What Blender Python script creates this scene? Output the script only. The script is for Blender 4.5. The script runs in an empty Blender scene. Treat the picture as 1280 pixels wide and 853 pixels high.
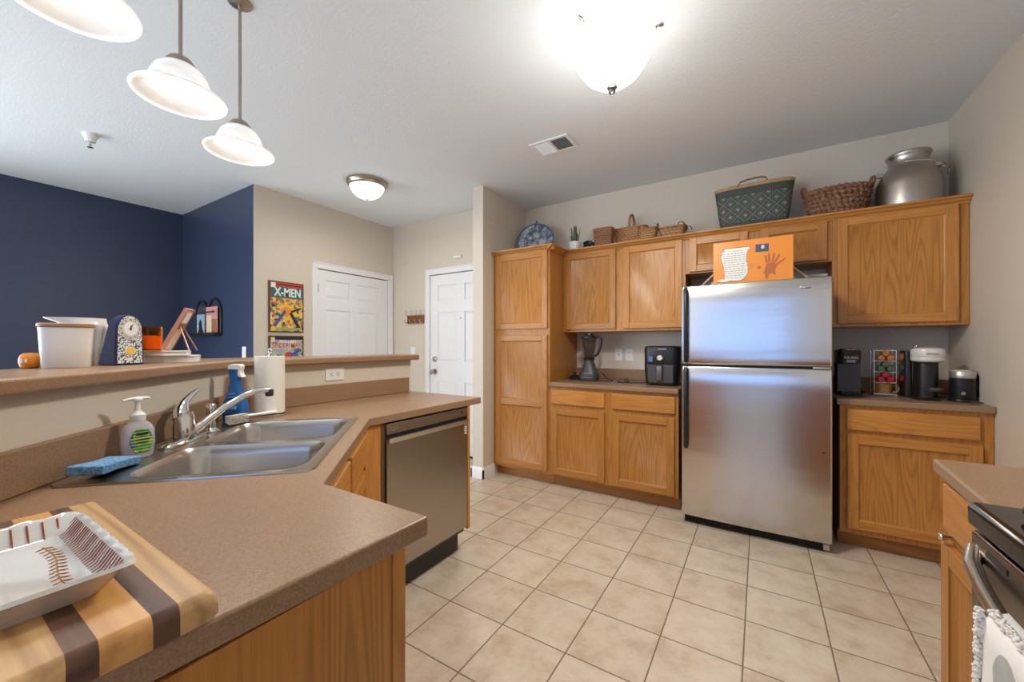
import bpy, bmesh, math, random
from mathutils import Vector, Matrix
random.seed(7)
C = bpy.context.scene.collection
SC = bpy.context.scene
PI = math.pi
R2 = 2 ** .5

# ------------------------------------------------------------------ camera, sky, exposure
cam_d = bpy.data.cameras.new('camera')
cam = bpy.data.objects.new('camera', cam_d)
C.objects.link(cam)
cam.location = (0, 0, 1.2394)
cam.rotation_euler = (PI / 2, 0, .5627)
cam_d.sensor_width = 36
cam_d.lens = 36 * 493.97 / 1280
cam_d.shift_x = 1.5 / 1280
cam_d.shift_y = 5.0 / 1280
cam_d.clip_start = .02
SC.camera = cam

SKY_COL, SKY_STR = (.90, .95, 1.0), 6.4
LAMP_BOWL, LAMP_BULB, LAMP_SHADE = 1.7, 2.0, .26
LAMP_KITCHEN_W, LAMP_FOYER_W, LAMP_PENDANT_W, LAMP_COL = 20, 6, 2.2, (1, .93, .83)
SC.view_settings.view_transform = 'Standard'
SC.view_settings.look = 'None'
SC.view_settings.gamma = 1
SC.view_settings.use_curve_mapping = False
SC.view_settings.exposure = 0.5
SC.cycles.max_bounces = 10
SC.cycles.diffuse_bounces = 6
SC.cycles.sample_clamp_indirect = 6
SC.cycles.caustics_reflective = False
SC.cycles.caustics_refractive = False

world = bpy.data.worlds.new('sky')
SC.world = world
world.use_nodes = True
wn = world.node_tree
wn.nodes['Background'].inputs[0].default_value = (*SKY_COL, 1)
wn.nodes['Background'].inputs[1].default_value = SKY_STR


def portal(loc, rot, w, h):
    d = bpy.data.lights.new('daylight_portal', 'AREA')
    d.shape = 'RECTANGLE'
    d.size, d.size_y = w, h
    d.cycles.is_portal = True
    o = bpy.data.objects.new('daylight_portal', d)
    C.objects.link(o)
    o.location, o.rotation_euler = loc, rot


portal((-.45, -3.06, 1.42), (-PI / 2, 0, PI), 2.7, 1.4)
portal((-3.7, -3.06, 1.42), (-PI / 2, 0, PI), 2.5, 1.4)
portal((-5.58, -1.45, 1.07), (-PI / 2, 0, PI / 2), 2.7, 2.15)


# ------------------------------------------------------------------ materials
def new_mat(name):
    m = bpy.data.materials.new(name)
    m.use_nodes = True
    nt = m.node_tree
    return m, nt, nt.nodes['Principled BSDF']


def plain(name, col, rough=.5, metal=0, emit=0, spec=None, trans=0, coat=0, alpha=1):
    m, nt, b = new_mat(name)
    b.inputs['Base Color'].default_value = (*col, 1)
    b.inputs['Roughness'].default_value = rough
    b.inputs['Metallic'].default_value = metal
    if emit:
        b.inputs['Emission Color'].default_value = (*col, 1)
        b.inputs['Emission Strength'].default_value = emit
    if spec is not None:
        b.inputs['Specular IOR Level'].default_value = spec
    if trans:
        b.inputs['Transmission Weight'].default_value = trans
    if coat:
        b.inputs['Coat Weight'].default_value = coat
    return m


def node(nt, typ, **kw):
    n = nt.nodes.new(typ)
    for k, v in kw.items():
        setattr(n, k, v)
    return n


def mth(nt, op, a, b=None, c=None):
    n = node(nt, 'ShaderNodeMath', operation=op)
    for i, v in enumerate((a, b, c)):
        if v is None:
            continue
        if isinstance(v, (int, float)):
            n.inputs[i].default_value = v
        else:
            nt.links.new(v, n.inputs[i])
    return n.outputs[0]


def ramp(nt, fac, stops):
    r = node(nt, 'ShaderNodeValToRGB')
    els = r.color_ramp.elements
    while len(els) < len(stops):
        els.new(.5)
    for e, (p, c) in zip(els, stops):
        e.position = p
        e.color = (*c, 1)
    nt.links.new(fac, r.inputs[0])
    return r.outputs[0]


def mixc(nt, fac, a, b, blend='MIX'):
    n = node(nt, 'ShaderNodeMix', data_type='RGBA', blend_type=blend)
    for idx, v in ((0, fac), (6, a), (7, b)):
        if isinstance(v, (int, float)):
            n.inputs[idx].default_value = v
        elif isinstance(v, tuple):
            n.inputs[idx].default_value = (*v, 1)
        else:
            nt.links.new(v, n.inputs[idx])
    return n.outputs[2]


def obj_coord(nt, scale=(1, 1, 1), shuffle=False):
    tc = node(nt, 'ShaderNodeTexCoord')
    mp = node(nt, 'ShaderNodeMapping')
    mp.inputs['Scale'].default_value = scale
    nt.links.new(tc.outputs['Object'], mp.inputs['Vector'])
    if shuffle:
        oi = node(nt, 'ShaderNodeObjectInfo')
        mv = node(nt, 'ShaderNodeVectorMath', operation='SCALE')
        mv.inputs[0].default_value = (17, 31, 23)
        nt.links.new(oi.outputs['Random'], mv.inputs['Scale'])
        nt.links.new(mv.outputs[0], mp.inputs['Location'])
    return mp.outputs[0]


def noise(nt, vec, scale, detail=3, rough=.5):
    n = node(nt, 'ShaderNodeTexNoise')
    n.inputs['Scale'].default_value = scale
    n.inputs['Detail'].default_value = detail
    n.inputs['Roughness'].default_value = rough
    nt.links.new(vec, n.inputs['Vector'])
    return n.outputs['Fac']


def bump(nt, b, h, strength, dist=.002):
    n = node(nt, 'ShaderNodeBump')
    n.inputs['Strength'].default_value = strength
    n.inputs['Distance'].default_value = dist
    nt.links.new(h, n.inputs['Height'])
    nt.links.new(n.outputs[0], b.inputs['Normal'])


def wood(name, axis, light, dark, rings=15.0, contrast=.26, rough=.36):
    """Oak: contours of a noise stretched along the grain, plus fine pores."""
    m, nt, b = new_mat(name)
    k = {'x': (.42, 5.5, 5.5), 'y': (5.5, .42, 5.5), 'z': (5.5, 5.5, .42)}[axis]
    v = obj_coord(nt, k, True)
    n1 = noise(nt, v, 1.6, 1.5, .45)
    ring = mth(nt, 'SINE', mth(nt, 'MULTIPLY', n1, rings * 6.28))
    ring = mth(nt, 'MULTIPLY_ADD', ring, .5, .5)
    ring = mth(nt, 'POWER', ring, 2.2)
    kf = {'x': (4, 130, 130), 'y': (130, 4, 130), 'z': (130, 130, 4)}[axis]
    v2 = obj_coord(nt, kf, True)
    n2 = noise(nt, v2, 1.0, 2, .6)
    pores = mth(nt, 'MULTIPLY', mth(nt, 'SUBTRACT', n2, .35), 1.3)
    f = mth(nt, 'ADD', mth(nt, 'MULTIPLY', ring, contrast), mth(nt, 'MULTIPLY', pores, .55))
    col = ramp(nt, f, [(.05, light), (.9, dark)])
    oi = node(nt, 'ShaderNodeObjectInfo')
    hv = node(nt, 'ShaderNodeHueSaturation')
    nt.links.new(mth(nt, 'MULTIPLY_ADD', oi.outputs['Random'], .24, .88), hv.inputs['Value'])
    nt.links.new(col, hv.inputs['Color'])
    nt.links.new(hv.outputs[0], b.inputs['Base Color'])
    b.inputs['Roughness'].default_value = rough
    bump(nt, b, f, .10, .001)
    return m


OAK_L, OAK_D = (.50, .218, .047), (.25, .086, .014)
OAK_V = wood('oak_vertical', 'z', OAK_L, OAK_D)
OAK_H = wood('oak_horizontal', 'x', OAK_L, OAK_D)
OAK_Y = wood('oak_depth', 'y', OAK_L, OAK_D)
OAK_P = wood('oak_panel', 'z', (.485, .212, .045), (.235, .080, .013), 17, .36)
OAK_TOE = wood('oak_toe', 'x', (.42, .19, .06), (.24, .09, .022))
OAKS = [OAK_V, OAK_H, OAK_P]
MAPLE = wood('maple_strip', 'x', (.62, .38, .165), (.33, .165, .06), 9, .55, .42)
CHERRY = wood('cherry_strip', 'x', (.62, .32, .10), (.38, .155, .042), 6, .4, .42)
WALNUT = wood('walnut_strip', 'x', (.135, .060, .030), (.048, .019, .009), 9, .6, .5)
LIDWOOD = wood('lid_wood', 'x', (.42, .22, .11), (.28, .13, .06))
PALEWOOD = wood('pale_wood', 'z', (.62, .45, .30), (.44, .28, .16))
RACKWOOD = wood('rack_wood', 'x', (.30, .10, .04), (.16, .05, .02))


def speckle(name, cols, scale=260, rough=.33, big=.12):
    m, nt, b = new_mat(name)
    v = obj_coord(nt)
    n1 = noise(nt, v, scale, 2, .7)
    n2 = noise(nt, v, 6, 3, .5)
    c = ramp(nt, n1, [(.34, cols[0]), (.5, cols[1]), (.68, cols[2])])
    c = mixc(nt, mth(nt, 'MULTIPLY', n2, big), c, cols[0])
    nt.links.new(c, b.inputs['Base Color'])
    b.inputs['Roughness'].default_value = rough
    return m


LAMINATE = speckle('brown_laminate', ((.228, .132, .073), (.288, .174, .100), (.342, .214, .128)))

WALLBEIGE = None


def paint(name, col, rough=.6, bmp=.12, sc=110):
    m, nt, b = new_mat(name)
    v = obj_coord(nt)
    n1 = noise(nt, v, sc, 3, .6)
    n2 = noise(nt, v, 1.3, 2, .5)
    c = mixc(nt, mth(nt, 'MULTIPLY', n2, .10), col, tuple(x * .8 for x in col))
    nt.links.new(c, b.inputs['Base Color'])
    b.inputs['Roughness'].default_value = rough
    bump(nt, b, n1, bmp, .003)
    return m


WALLBEIGE = paint('beige_paint', (.64, .575, .48), .55)
NAVY = paint('navy_paint', (.030, .044, .090), .36, .10)
CEIL = paint('ceiling_texture', (.75, .80, .85), .85, .5, 70)
WHITE = plain('white_semigloss', (.80, .80, .82), .35)
WHITEM = plain('white_matte', (.78, .77, .75), .6)
PLASTIC = plain('white_plastic', (.80, .79, .76), .4)
BLACK = plain('black_plastic', (.012, .012, .013), .32)
BLACKM = plain('black_matte', (.02, .02, .021), .6)
BLACKG = plain('black_gloss', (.006, .006, .007), .08)
DGREY = plain('dark_grey', (.055, .055, .058), .42)
GREY = plain('grey_plastic', (.28, .28, .28), .4)
CHROME = plain('chrome', (.70, .69, .68), .10, 1)
NICKEL = plain('brushed_nickel', (.42, .36, .31), .33, 1)
STEELP = plain('polished_steel', (.55, .53, .50), .22, 1)
IRON = plain('black_iron', (.012, .012, .012), .5)
BROWN = plain('brown_filler_strip', (.10, .045, .022), .5)  # dark brown colour of the filler beside the dishwasher


def brushed(name, col, rough, axis, b_str=.05, streak=.12):
    m, nt, b = new_mat(name)
    k = {'x': (1.2, 160, 160), 'z': (160, 160, 1.2), 'y': (160, 1.2, 160)}[axis]
    v = obj_coord(nt, k)
    n1 = noise(nt, v, 1.0, 2, .6)
    b.inputs['Base Color'].default_value = (*col, 1)
    b.inputs['Metallic'].default_value = 1
    nt.links.new(mth(nt, 'MULTIPLY_ADD', n1, streak, rough - streak * .5), b.inputs['Roughness'])
    w = {'x': (.8, .8, 7), 'z': (7, 7, .8), 'y': (.8, .8, 7)}[axis]
    n2 = noise(nt, obj_coord(nt, w), 1.0, 1, .4)
    h = mth(nt, 'ADD', mth(nt, 'MULTIPLY', n1, .02), n2)
    bump(nt, b, h, b_str, .02)
    return m


STEEL = brushed('stainless_front', (.66, .63, .60), .22, 'x', .16)
STEELDW = brushed('stainless_dishwasher', (.41, .36, .305), .30, 'x', .03)
STEELSINK = plain('stainless_sink', (.50, .48, .45), .25, 1)
STEELDK = brushed('dark_stainless', (.24, .20, .17), .24, 'y', .02)
ALU = brushed('milk_can_metal', (.46, .42, .38), .34, 'z', .04, .2)


def floor_mat():
    m, nt, b = new_mat('ceramic_floor_tile')
    tc = node(nt, 'ShaderNodeTexCoord')
    sp = node(nt, 'ShaderNodeSeparateXYZ')
    nt.links.new(tc.outputs['Object'], sp.inputs[0])
    T = .30300
    tx = mth(nt, 'DIVIDE', mth(nt, 'SUBTRACT', sp.outputs[0], -1.2684), T)
    ty = mth(nt, 'DIVIDE', mth(nt, 'SUBTRACT', sp.outputs[1], 1.4614), T)
    ex = mth(nt, 'PINGPONG', tx, .5)
    ey = mth(nt, 'PINGPONG', ty, .5)
    e = mth(nt, 'MINIMUM', ex, ey)
    grout = mth(nt, 'LESS_THAN', e, .0095)
    cell = node(nt, 'ShaderNodeCombineXYZ')
    nt.links.new(mth(nt, 'FLOOR', tx), cell.inputs[0])
    nt.links.new(mth(nt, 'FLOOR', ty), cell.inputs[1])
    wnz = node(nt, 'ShaderNodeTexWhiteNoise')
    nt.links.new(cell.outputs[0], wnz.inputs['Vector'])
    off = node(nt, 'ShaderNodeVectorMath', operation='MULTIPLY_ADD')
    nt.links.new(wnz.outputs['Color'], off.inputs[0])
    off.inputs[1].default_value = (9, 9, 9)
    nt.links.new(tc.outputs['Object'], off.inputs[2])
    n1 = noise(nt, off.outputs[0], 7, 5, .62)
    n2 = noise(nt, off.outputs[0], 45, 3, .6)
    f = mth(nt, 'ADD', mth(nt, 'MULTIPLY', n1, .8), mth(nt, 'MULTIPLY', n2, .2))
    col = ramp(nt, f, [(.32, (.44, .335, .235)), (.48, (.575, .485, .375)), (.64, (.65, .57, .465))])
    col = mixc(nt, mth(nt, 'MULTIPLY', wnz.outputs['Value'], .16), col, (.50, .39, .29))
    col = mixc(nt, grout, col, (.20, .145, .10))
    nt.links.new(col, b.inputs['Base Color'])
    nt.links.new(mth(nt, 'MULTIPLY_ADD', grout, .5, .36), b.inputs['Roughness'])
    h = mth(nt, 'MINIMUM', mth(nt, 'MULTIPLY', e, 40), 1.0)
    h = mth(nt, 'ADD', h, mth(nt, 'MULTIPLY', n1, .25))
    bump(nt, b, h, .35, .004)
    return m


FLOOR = floor_mat()


def pane_mat(name, tint=(.96, .98, 1.0), refl=.08, trans_tint=None):
    m = bpy.data.materials.new(name)
    m.use_nodes = True
    nt = m.node_tree
    nt.nodes.clear()
    out = node(nt, 'ShaderNodeOutputMaterial')
    t = node(nt, 'ShaderNodeBsdfTransparent')
    t.inputs[0].default_value = (*tint, 1)
    g = node(nt, 'ShaderNodeBsdfGlossy')
    g.inputs['Roughness'].default_value = .03
    fr = node(nt, 'ShaderNodeFresnel')
    fr.inputs[0].default_value = 1.45
    mx = node(nt, 'ShaderNodeMixShader')
    gm = node(nt, 'ShaderNodeNewGeometry')
    nt.links.new(mth(nt, 'MULTIPLY', fr.outputs[0], mth(nt, 'SUBTRACT', 1.0, gm.outputs['Backfacing'])), mx.inputs[0])
    nt.links.new(t.outputs[0], mx.inputs[1])
    nt.links.new(g.outputs[0], mx.inputs[2])
    nt.links.new(mx.outputs[0], out.inputs[0])
    return m


PANE = pane_mat('window_glass')
CLEAR = pane_mat('clear_plastic', (.80, .80, .86))
SMOKE = pane_mat('smoked_glass', (.80, .78, .76))
AMBER = pane_mat('amber_glass', (.96, .68, .30))


def shade_mat(name, strength, c1=(1, .985, .96), c2=(.80, .79, .79)):
    m, nt, b = new_mat(name)
    v = obj_coord(nt, (1, 1, 2.2))
    n = node(nt, 'ShaderNodeTexNoise')
    n.inputs['Scale'].default_value = 9
    n.inputs['Detail'].default_value = 5
    n.inputs['Distortion'].default_value = 1.6
    nt.links.new(v, n.inputs['Vector'])
    c = ramp(nt, n.outputs['Fac'], [(.35, c2), (.6, c1)])
    nt.links.new(c, b.inputs['Base Color'])
    nt.links.new(c, b.inputs['Emission Color'])
    b.inputs['Emission Strength'].default_value = strength
    b.inputs['Roughness'].default_value = .25
    return m


ALABASTER = shade_mat('lit_alabaster_glass', LAMP_SHADE)
BOWLGLASS = shade_mat('lit_bowl_glass', LAMP_BOWL, (1, .98, .95), (.88, .86, .83))
BULB = plain('lit_bulb', (1, .95, .87), .5, emit=LAMP_BULB)


def two_tone(name, ca, cb, scale, rough=.7, kind='weave', bs=.5):
    m, nt, b = new_mat(name)
    v = obj_coord(nt)
    n1 = noise(nt, v, scale, 3, .6)
    c = ramp(nt, n1, [(.35, ca), (.65, cb)])
    nt.links.new(c, b.inputs['Base Color'])
    b.inputs['Roughness'].default_value = rough
    bump(nt, b, n1, bs, .003)
    return m


WICKER = two_tone('brown_wicker', (.10, .045, .022), (.34, .17, .09), 60)
SPLINT = two_tone('honey_splint', (.36, .17, .055), (.55, .29, .11), 40)
SPLINTD = two_tone('dark_splint', (.22, .085, .03), (.38, .17, .065), 40)


def splint(name, ca, cb, dark):
    m, nt, b = new_mat(name)
    tc = node(nt, 'ShaderNodeTexCoord')
    sp = node(nt, 'ShaderNodeSeparateXYZ')
    nt.links.new(tc.outputs['Object'], sp.inputs[0])
    cb_ = node(nt, 'ShaderNodeCombineXYZ')
    nt.links.new(mth(nt, 'ADD', sp.outputs[0], mth(nt, 'MULTIPLY', sp.outputs[1], .8)), cb_.inputs[0])
    nt.links.new(sp.outputs[2], cb_.inputs[1])
    br_ = node(nt, 'ShaderNodeTexBrick')
    br_.offset = .5
    br_.inputs['Scale'].default_value = 1.0
    br_.inputs['Brick Width'].default_value = .034
    br_.inputs['Row Height'].default_value = .020
    br_.inputs['Mortar Size'].default_value = .0022
    br_.inputs['Mortar Smooth'].default_value = .3
    br_.inputs['Color1'].default_value = (*ca, 1)
    br_.inputs['Color2'].default_value = (*cb, 1)
    br_.inputs['Mortar'].default_value = (*dark, 1)
    nt.links.new(cb_.outputs[0], br_.inputs['Vector'])
    n_ = noise(nt, tc.outputs['Object'], 60, 3, .6)
    nt.links.new(mixc(nt, mth(nt, 'MULTIPLY', n_, .35), br_.outputs['Color'], dark), b.inputs['Base Color'])
    b.inputs['Roughness'].default_value = .6
    bump(nt, b, mth(nt, 'SUBTRACT', 1.0, br_.outputs['Fac']), .6, .004)
    return m


RIMD = SPLINTD
SPLINT = splint('honey_splint_weave', (.56, .29, .10), (.46, .22, .07), (.13, .055, .018))
SPLINTD = splint('dark_splint_weave', (.34, .15, .055), (.28, .11, .04), (.07, .025, .010))
LEATHER = two_tone('tan_leather', (.36, .20, .08), (.46, .27, .12), 30, .5, bs=.1)
LEAF = two_tone('dark_leaf', (.02, .045, .022), (.07, .11, .05), 40, .45)
LEAFD = two_tone('deep_leaf', (.012, .025, .012), (.03, .055, .025), 60, .5)
PAPER = plain('paper', (.80, .78, .75), .8)
PAPERG = plain('grey_paper', (.42, .40, .39), .8)
CERAMIC = plain('white_ceramic', (.74, .71, .67), .22)
CERAMICG = plain('glazed_ceramic', (.63, .60, .555), .10, coat=.4)


# ------------------------------------------------------------------ mesh builder
class MB:
    def __init__(s, M=None):
        s.bm = bmesh.new()
        s.M = M
        s.mi = 0

    def v(s, p):
        p = Vector(p)
        if s.M is not None:
            p = s.M @ p
        return s.bm.verts.new(p)

    def f(s, vs, mi=None):
        try:
            fc = s.bm.faces.new(vs)
            fc.material_index = s.mi if mi is None else mi
            return fc
        except ValueError:
            return None

    def box(s, x0, x1, y0, y1, z0, z1):
        a = [s.v((x, y, z)) for z in (z0, z1) for x, y in ((x0, y0), (x1, y0), (x1, y1), (x0, y1))]
        for q in ((3, 2, 1, 0), (4, 5, 6, 7), (0, 1, 5, 4), (1, 2, 6, 5), (2, 3, 7, 6), (3, 0, 4, 7)):
            s.f([a[i] for i in q])
        return s

    def prism(s, poly, a, b, axis='z'):
        def P(p, t):
            return {'z': (p[0], p[1], t), 'y': (p[0], t, p[1]), 'x': (t, p[0], p[1])}[axis]
        lo = [s.v(P(p, a)) for p in poly]
        hi = [s.v(P(p, b)) for p in poly]
        n = len(poly)
        s.f(lo[::-1])
        s.f(hi)
        for i in range(n):
            j = (i + 1) % n
            s.f([lo[i], lo[j], hi[j], hi[i]])
        return s

    def lathe(s, prof, seg=32, c=(0, 0, 0), mis=None):
        rings = []
        for r, z in prof:
            if r < 1e-6:
                rings.append([s.v((c[0], c[1], c[2] + z))])
            else:
                rings.append([s.v((c[0] + r * math.cos(2 * PI * i / seg), c[1] + r * math.sin(2 * PI * i / seg), c[2] + z)) for i in range(seg)])
        for k in range(len(rings) - 1):
            A, B = rings[k], rings[k + 1]
            mi = mis[k] if mis else None
            for i in range(seg):
                j = (i + 1) % seg
                if len(A) == 1 and len(B) == 1:
                    continue
                if len(A) == 1:
                    s.f([A[0], B[j], B[i]], mi)
                elif len(B) == 1:
                    s.f([A[i], A[j], B[0]], mi)
                else:
                    s.f([A[i], A[j], B[j], B[i]], mi)
        return s

    def tube(s, pts, r, seg=10, closed=False, flat=None):
        pts = [Vector(p) for p in pts]
        n = len(pts)
        rs = r if isinstance(r, (list, tuple)) else [r] * n
        rings = []
        up = None
        for i in range(n):
            a = pts[(i - 1) % n] if (closed or i > 0) else pts[0]
            b = pts[(i + 1) % n] if (closed or i < n - 1) else pts[-1]
            d = (b - a)
            d = d.normalized() if d.length > 1e-9 else Vector((0, 0, 1))
            if up is None:
                up = d.cross(Vector((0, 0, 1)))
                if up.length < .05:
                    up = d.cross(Vector((1, 0, 0)))
                up.normalize()
            up = (up - d * up.dot(d))
            up = up.normalized() if up.length > 1e-6 else d.orthogonal().normalized()
            w = d.cross(up)
            k = flat if flat else 1.0
            rings.append([s.v(pts[i] + (up * math.cos(2 * PI * j / seg) + w * k * math.sin(2 * PI * j / seg)) * rs[i]) for j in range(seg)])
        m = n if closed else n - 1
        for i in range(m):
            A, B = rings[i], rings[(i + 1) % n]
            for j in range(seg):
                q = (j + 1) % seg
                s.f([A[j], A[q], B[q], B[j]])
        if not closed:
            s.f(rings[0][::-1])
            s.f(rings[-1])
        return s

    def ball(s, c, r, seg=16, rows=10):
        rx, ry, rz = r if isinstance(r, (tuple, list)) else (r, r, r)
        rings = []
        for k in range(rows + 1):
            t = -PI / 2 + PI * k / rows
            if k in (0, rows):
                rings.append([s.v((c[0], c[1], c[2] + rz * math.sin(t)))])
            else:
                rings.append([s.v((c[0] + rx * math.cos(t) * math.cos(2 * PI * i / seg), c[1] + ry * math.cos(t) * math.sin(2 * PI * i / seg), c[2] + rz * math.sin(t))) for i in range(seg)])
        for k in range(rows):
            A, B = rings[k], rings[k + 1]
            for i in range(seg):
                j = (i + 1) % seg
                if len(A) == 1:
                    s.f([A[0], B[j], B[i]])
                elif len(B) == 1:
                    s.f([A[i], A[j], B[0]])
                else:
                    s.f([A[i], A[j], B[j], B[i]])
        return s

    def loft(s, rings, seg=48, disp=None, caps=(True, True), c=(0, 0, 0), mis=None):
        """rings: (z, a, b, exponent[, dx, dy]) superellipses, stacked."""
        R = []
        for k, rg in enumerate(rings):
            z, a, b, e = rg[:4]
            dx, dy = (rg[4], rg[5]) if len(rg) > 4 else (0, 0)
            row = []
            for i in range(seg):
                t = 2 * PI * i / seg
                ct, st = math.cos(t), math.sin(t)
                x = a * math.copysign(abs(ct) ** (2 / e), ct)
                y = b * math.copysign(abs(st) ** (2 / e), st)
                if disp:
                    q = 1 + disp(k, t, z)
                    x, y = x * q, y * q
                row.append(s.v((c[0] + dx + x, c[1] + dy + y, c[2] + z)))
            R.append(row)
        for k in range(len(R) - 1):
            for i in range(seg):
                j = (i + 1) % seg
                s.f([R[k][i], R[k][j], R[k + 1][j], R[k + 1][i]], mis[k] if mis else None)
        if caps[0]:
            s.f(R[0][::-1])
        if caps[1]:
            s.f(R[-1])
        return s

    def build(s, name, mats, parent=None, bevel=0, seg=2, smooth=None, world=False, solid=0, sub=0, limit=35):
        me = bpy.data.meshes.new(name)
        if world and parent is not None:
            s.bm.transform(parent.matrix_basis.inverted())
        s.bm.normal_update()
        bmesh.ops.recalc_face_normals(s.bm, faces=s.bm.faces[:])
        s.bm.to_mesh(me)
        s.bm.free()
        for m in (mats if isinstance(mats, (list, tuple)) else [mats]):
            me.materials.append(m)
        o = bpy.data.objects.new(name, me)
        C.objects.link(o)
        if parent is not None:
            o.parent = parent
        if smooth is not None or bevel or sub:
            me.shade_smooth()
            if not bevel and not sub:
                me.set_sharp_from_angle(angle=math.radians(smooth or 40))
        if solid:
            md = o.modifiers.new('solid', 'SOLIDIFY')
            md.thickness = solid
            md.offset = 0
        if bevel:
            md = o.modifiers.new('bevel', 'BEVEL')
            md.width = bevel
            md.segments = seg
            md.limit_method = 'ANGLE'
            md.angle_limit = math.radians(limit)
            md.harden_normals = True
        if sub:
            md = o.modifiers.new('sub', 'SUBSURF')
            md.levels = sub
            md.render_levels = sub
        return o


def tag(o, label, cat, group=None):
    o['label'] = label
    o['category'] = cat
    if group:
        o['group'] = group
    return o


def thing(name, label, cat, loc=(0, 0, 0), rz=0, group=None):
    o = bpy.data.objects.new(name, None)
    C.objects.link(o)
    o.location = loc
    o.rotation_euler = (0, 0, rz)
    o.empty_display_size = .05
    o.matrix_basis = Matrix.Translation(loc) @ Matrix.Rotation(rz, 4, 'Z')
    return tag(o, label, cat, group)


def struct(name, mb, mat, parent=None, **kw):
    o = mb.build(name, mat, parent, **kw)
    if parent is None:
        o['kind'] = 'structure'
    return o


def text(body, size, mat, parent, loc, rot, name='lettering', extrude=.0004, align='CENTER', shear=0, sx=1, bold=0):
    cu = bpy.data.curves.new(name, 'FONT')
    cu.body = body
    cu.size = size
    cu.extrude = extrude
    cu.align_x = align
    cu.align_y = 'CENTER'
    cu.shear = shear
    cu.offset = bold
    cu.materials.append(mat)
    tmp = bpy.data.objects.new(name, cu)
    C.objects.link(tmp)
    me = bpy.data.meshes.new_from_object(tmp.evaluated_get(bpy.context.evaluated_depsgraph_get()))
    bpy.data.objects.remove(tmp)
    bpy.data.curves.remove(cu)
    me.name = name
    o = bpy.data.objects.new(name, me)
    C.objects.link(o)
    o.parent = parent
    o.location = loc
    o.rotation_euler = rot
    o.scale = (sx, 1, 1)
    return o


def dup(root, label=None, group=None):
    r = root.copy()
    C.objects.link(r)
    if label:
        r['label'] = label
    if group:
        r['group'] = group
    for ch in list(root.children):
        c = ch.copy()
        C.objects.link(c)
        c.parent = r
        for g in ch.children:
            d = g.copy()
            C.objects.link(d)
            d.parent = c
    return r


def arc(c, r, a0, a1, n):
    return [(c[0] + r * math.cos(a0 + (a1 - a0) * i / n), c[1] + r * math.sin(a0 + (a1 - a0) * i / n)) for i in range(n + 1)]


def PQ(p, q, z=0):           # diagonal counter coordinates -> world
    return ((p - q) / R2, (p + q) / R2, z)


# ------------------------------------------------------------------ setting
ZC = 2.712
XR, YN, XP, YP, XF, YF, XB, YB = 1.048, 3.736, -2.165, 2.952, -3.91, 3.42, -5.52, 1.80
YS = -3.0
struct('floor', MB().box(XB - .1, XR + .1, YS - .1, YN + .1, -.08, 0), FLOOR)
struct('ceiling', MB().box(XB - .1, XR + .1, YS - .1, YN + .1, ZC, ZC + .08), CEIL)
struct('wall_north', MB().box(XP - .001, XR + .1, YN, YN + .1, 0, ZC), WALLBEIGE)
struct('wall_east', MB().box(XR, XR + .1, YS, YN, 0, ZC), WALLBEIGE)
struct('wall_partition', MB().box(-2.284, XP, YP, YN + .1, 0, ZC), WALLBEIGE)
m = MB()
m.box(-3.4, -2.284, YF + .1, YF + .16, 0, 2.3).box(XF - .1, -3.29, YF, YF + .1, 0, ZC).box(-3.29, -2.36, YF, YF + .1, 2.06, ZC).box(-2.36, -2.284, YF, YF + .1, 0, ZC)  # first box is an added backing that stops light leaking round the door
struct('wall_foyer', m, WALLBEIGE)
m = MB()
m.box(XF - .004, XF, YB, YB + .1, 0, ZC).box(XF - .1, XF, YB + .1, 2.41, 0, ZC).box(XF - .16, XF - .1, 2.3, 3.42, 0, 2.3).box(XF - .1, XF, 2.41, 3.35, 2.05, ZC).box(XF - .1, XF, 3.35, YF, 0, ZC)  # box behind the closet door is added to block stray daylight
struct('wall_closet', m, WALLBEIGE)
struct('wall_blue', MB().box(XB - .1, XF - .004, YB, YB + .1, 0, ZC), NAVY)
# west wall (navy) with a patio opening, south wall with two windows: behind / beside the camera
m = MB()
m.box(XB - .1, XB, -.1, YB, 0, ZC).box(XB - .1, XB, YS, -2.8, 0, ZC).box(XB - .1, XB, -2.8, -.1, 2.15, ZC)
struct('wall_west', m, NAVY)
m = MB()
m.box(XB, -4.95, YS - .1, YS, 0, ZC).box(-2.45, -1.8, YS - .1, YS, 0, ZC).box(.9, XR, YS - .1, YS, 0, ZC)
m.box(-4.95, -2.45, YS - .1, YS, 0, .72).box(-4.95, -2.45, YS - .1, YS, 2.12, ZC)
m.box(-1.8, .9, YS - .1, YS, 0, .72).box(-1.8, .9, YS - .1, YS, 2.12, ZC)
struct('wall_south', m, WALLBEIGE)


def window(name, x0, x1, z0, z1, M, n):
    f = MB(M)
    w = .05
    f.box(x0, x1, -.09, -.01, z0, z0 + w).box(x0, x1, -.09, -.01, z1 - w, z1)
    for i in range(n + 1):
        xx = x0 + (x1 - x0 - w) * i / n
        f.box(xx, xx + w, -.09, -.01, z0 + w, z1 - w)
    if z0 > .3:
        zm = (z0 + z1) / 2
        f.box(x0 + w, x1 - w, -.08, -.02, zm - .02, zm + .02)
    o = struct(name, f, WHITE)
    MB(M).box(x0 + w, x1 - w, -.052, -.048, z0 + w, z1 - w).build('pane', PANE, o)
    return o


window('window_1', -1.8, .9, .72, 2.12, Matrix.Translation((0, YS, 0)), 3)
window('window_2', -4.95, -2.45, .72, 2.12, Matrix.Translation((0, YS, 0)), 3)
window('window_3', .1, 2.8, 0, 2.15, Matrix.Translation((XB, 0, 0)) @ Matrix.Rotation(-PI / 2, 4, 'Z'), 2)

# half wall that carries the bar: diagonal leg, then a leg running north
PF, PB = -.865, -.985      # kitchen face / far face of the diagonal
LX0, LX1 = -2.205, -2.09
Q0 = .55


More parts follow.
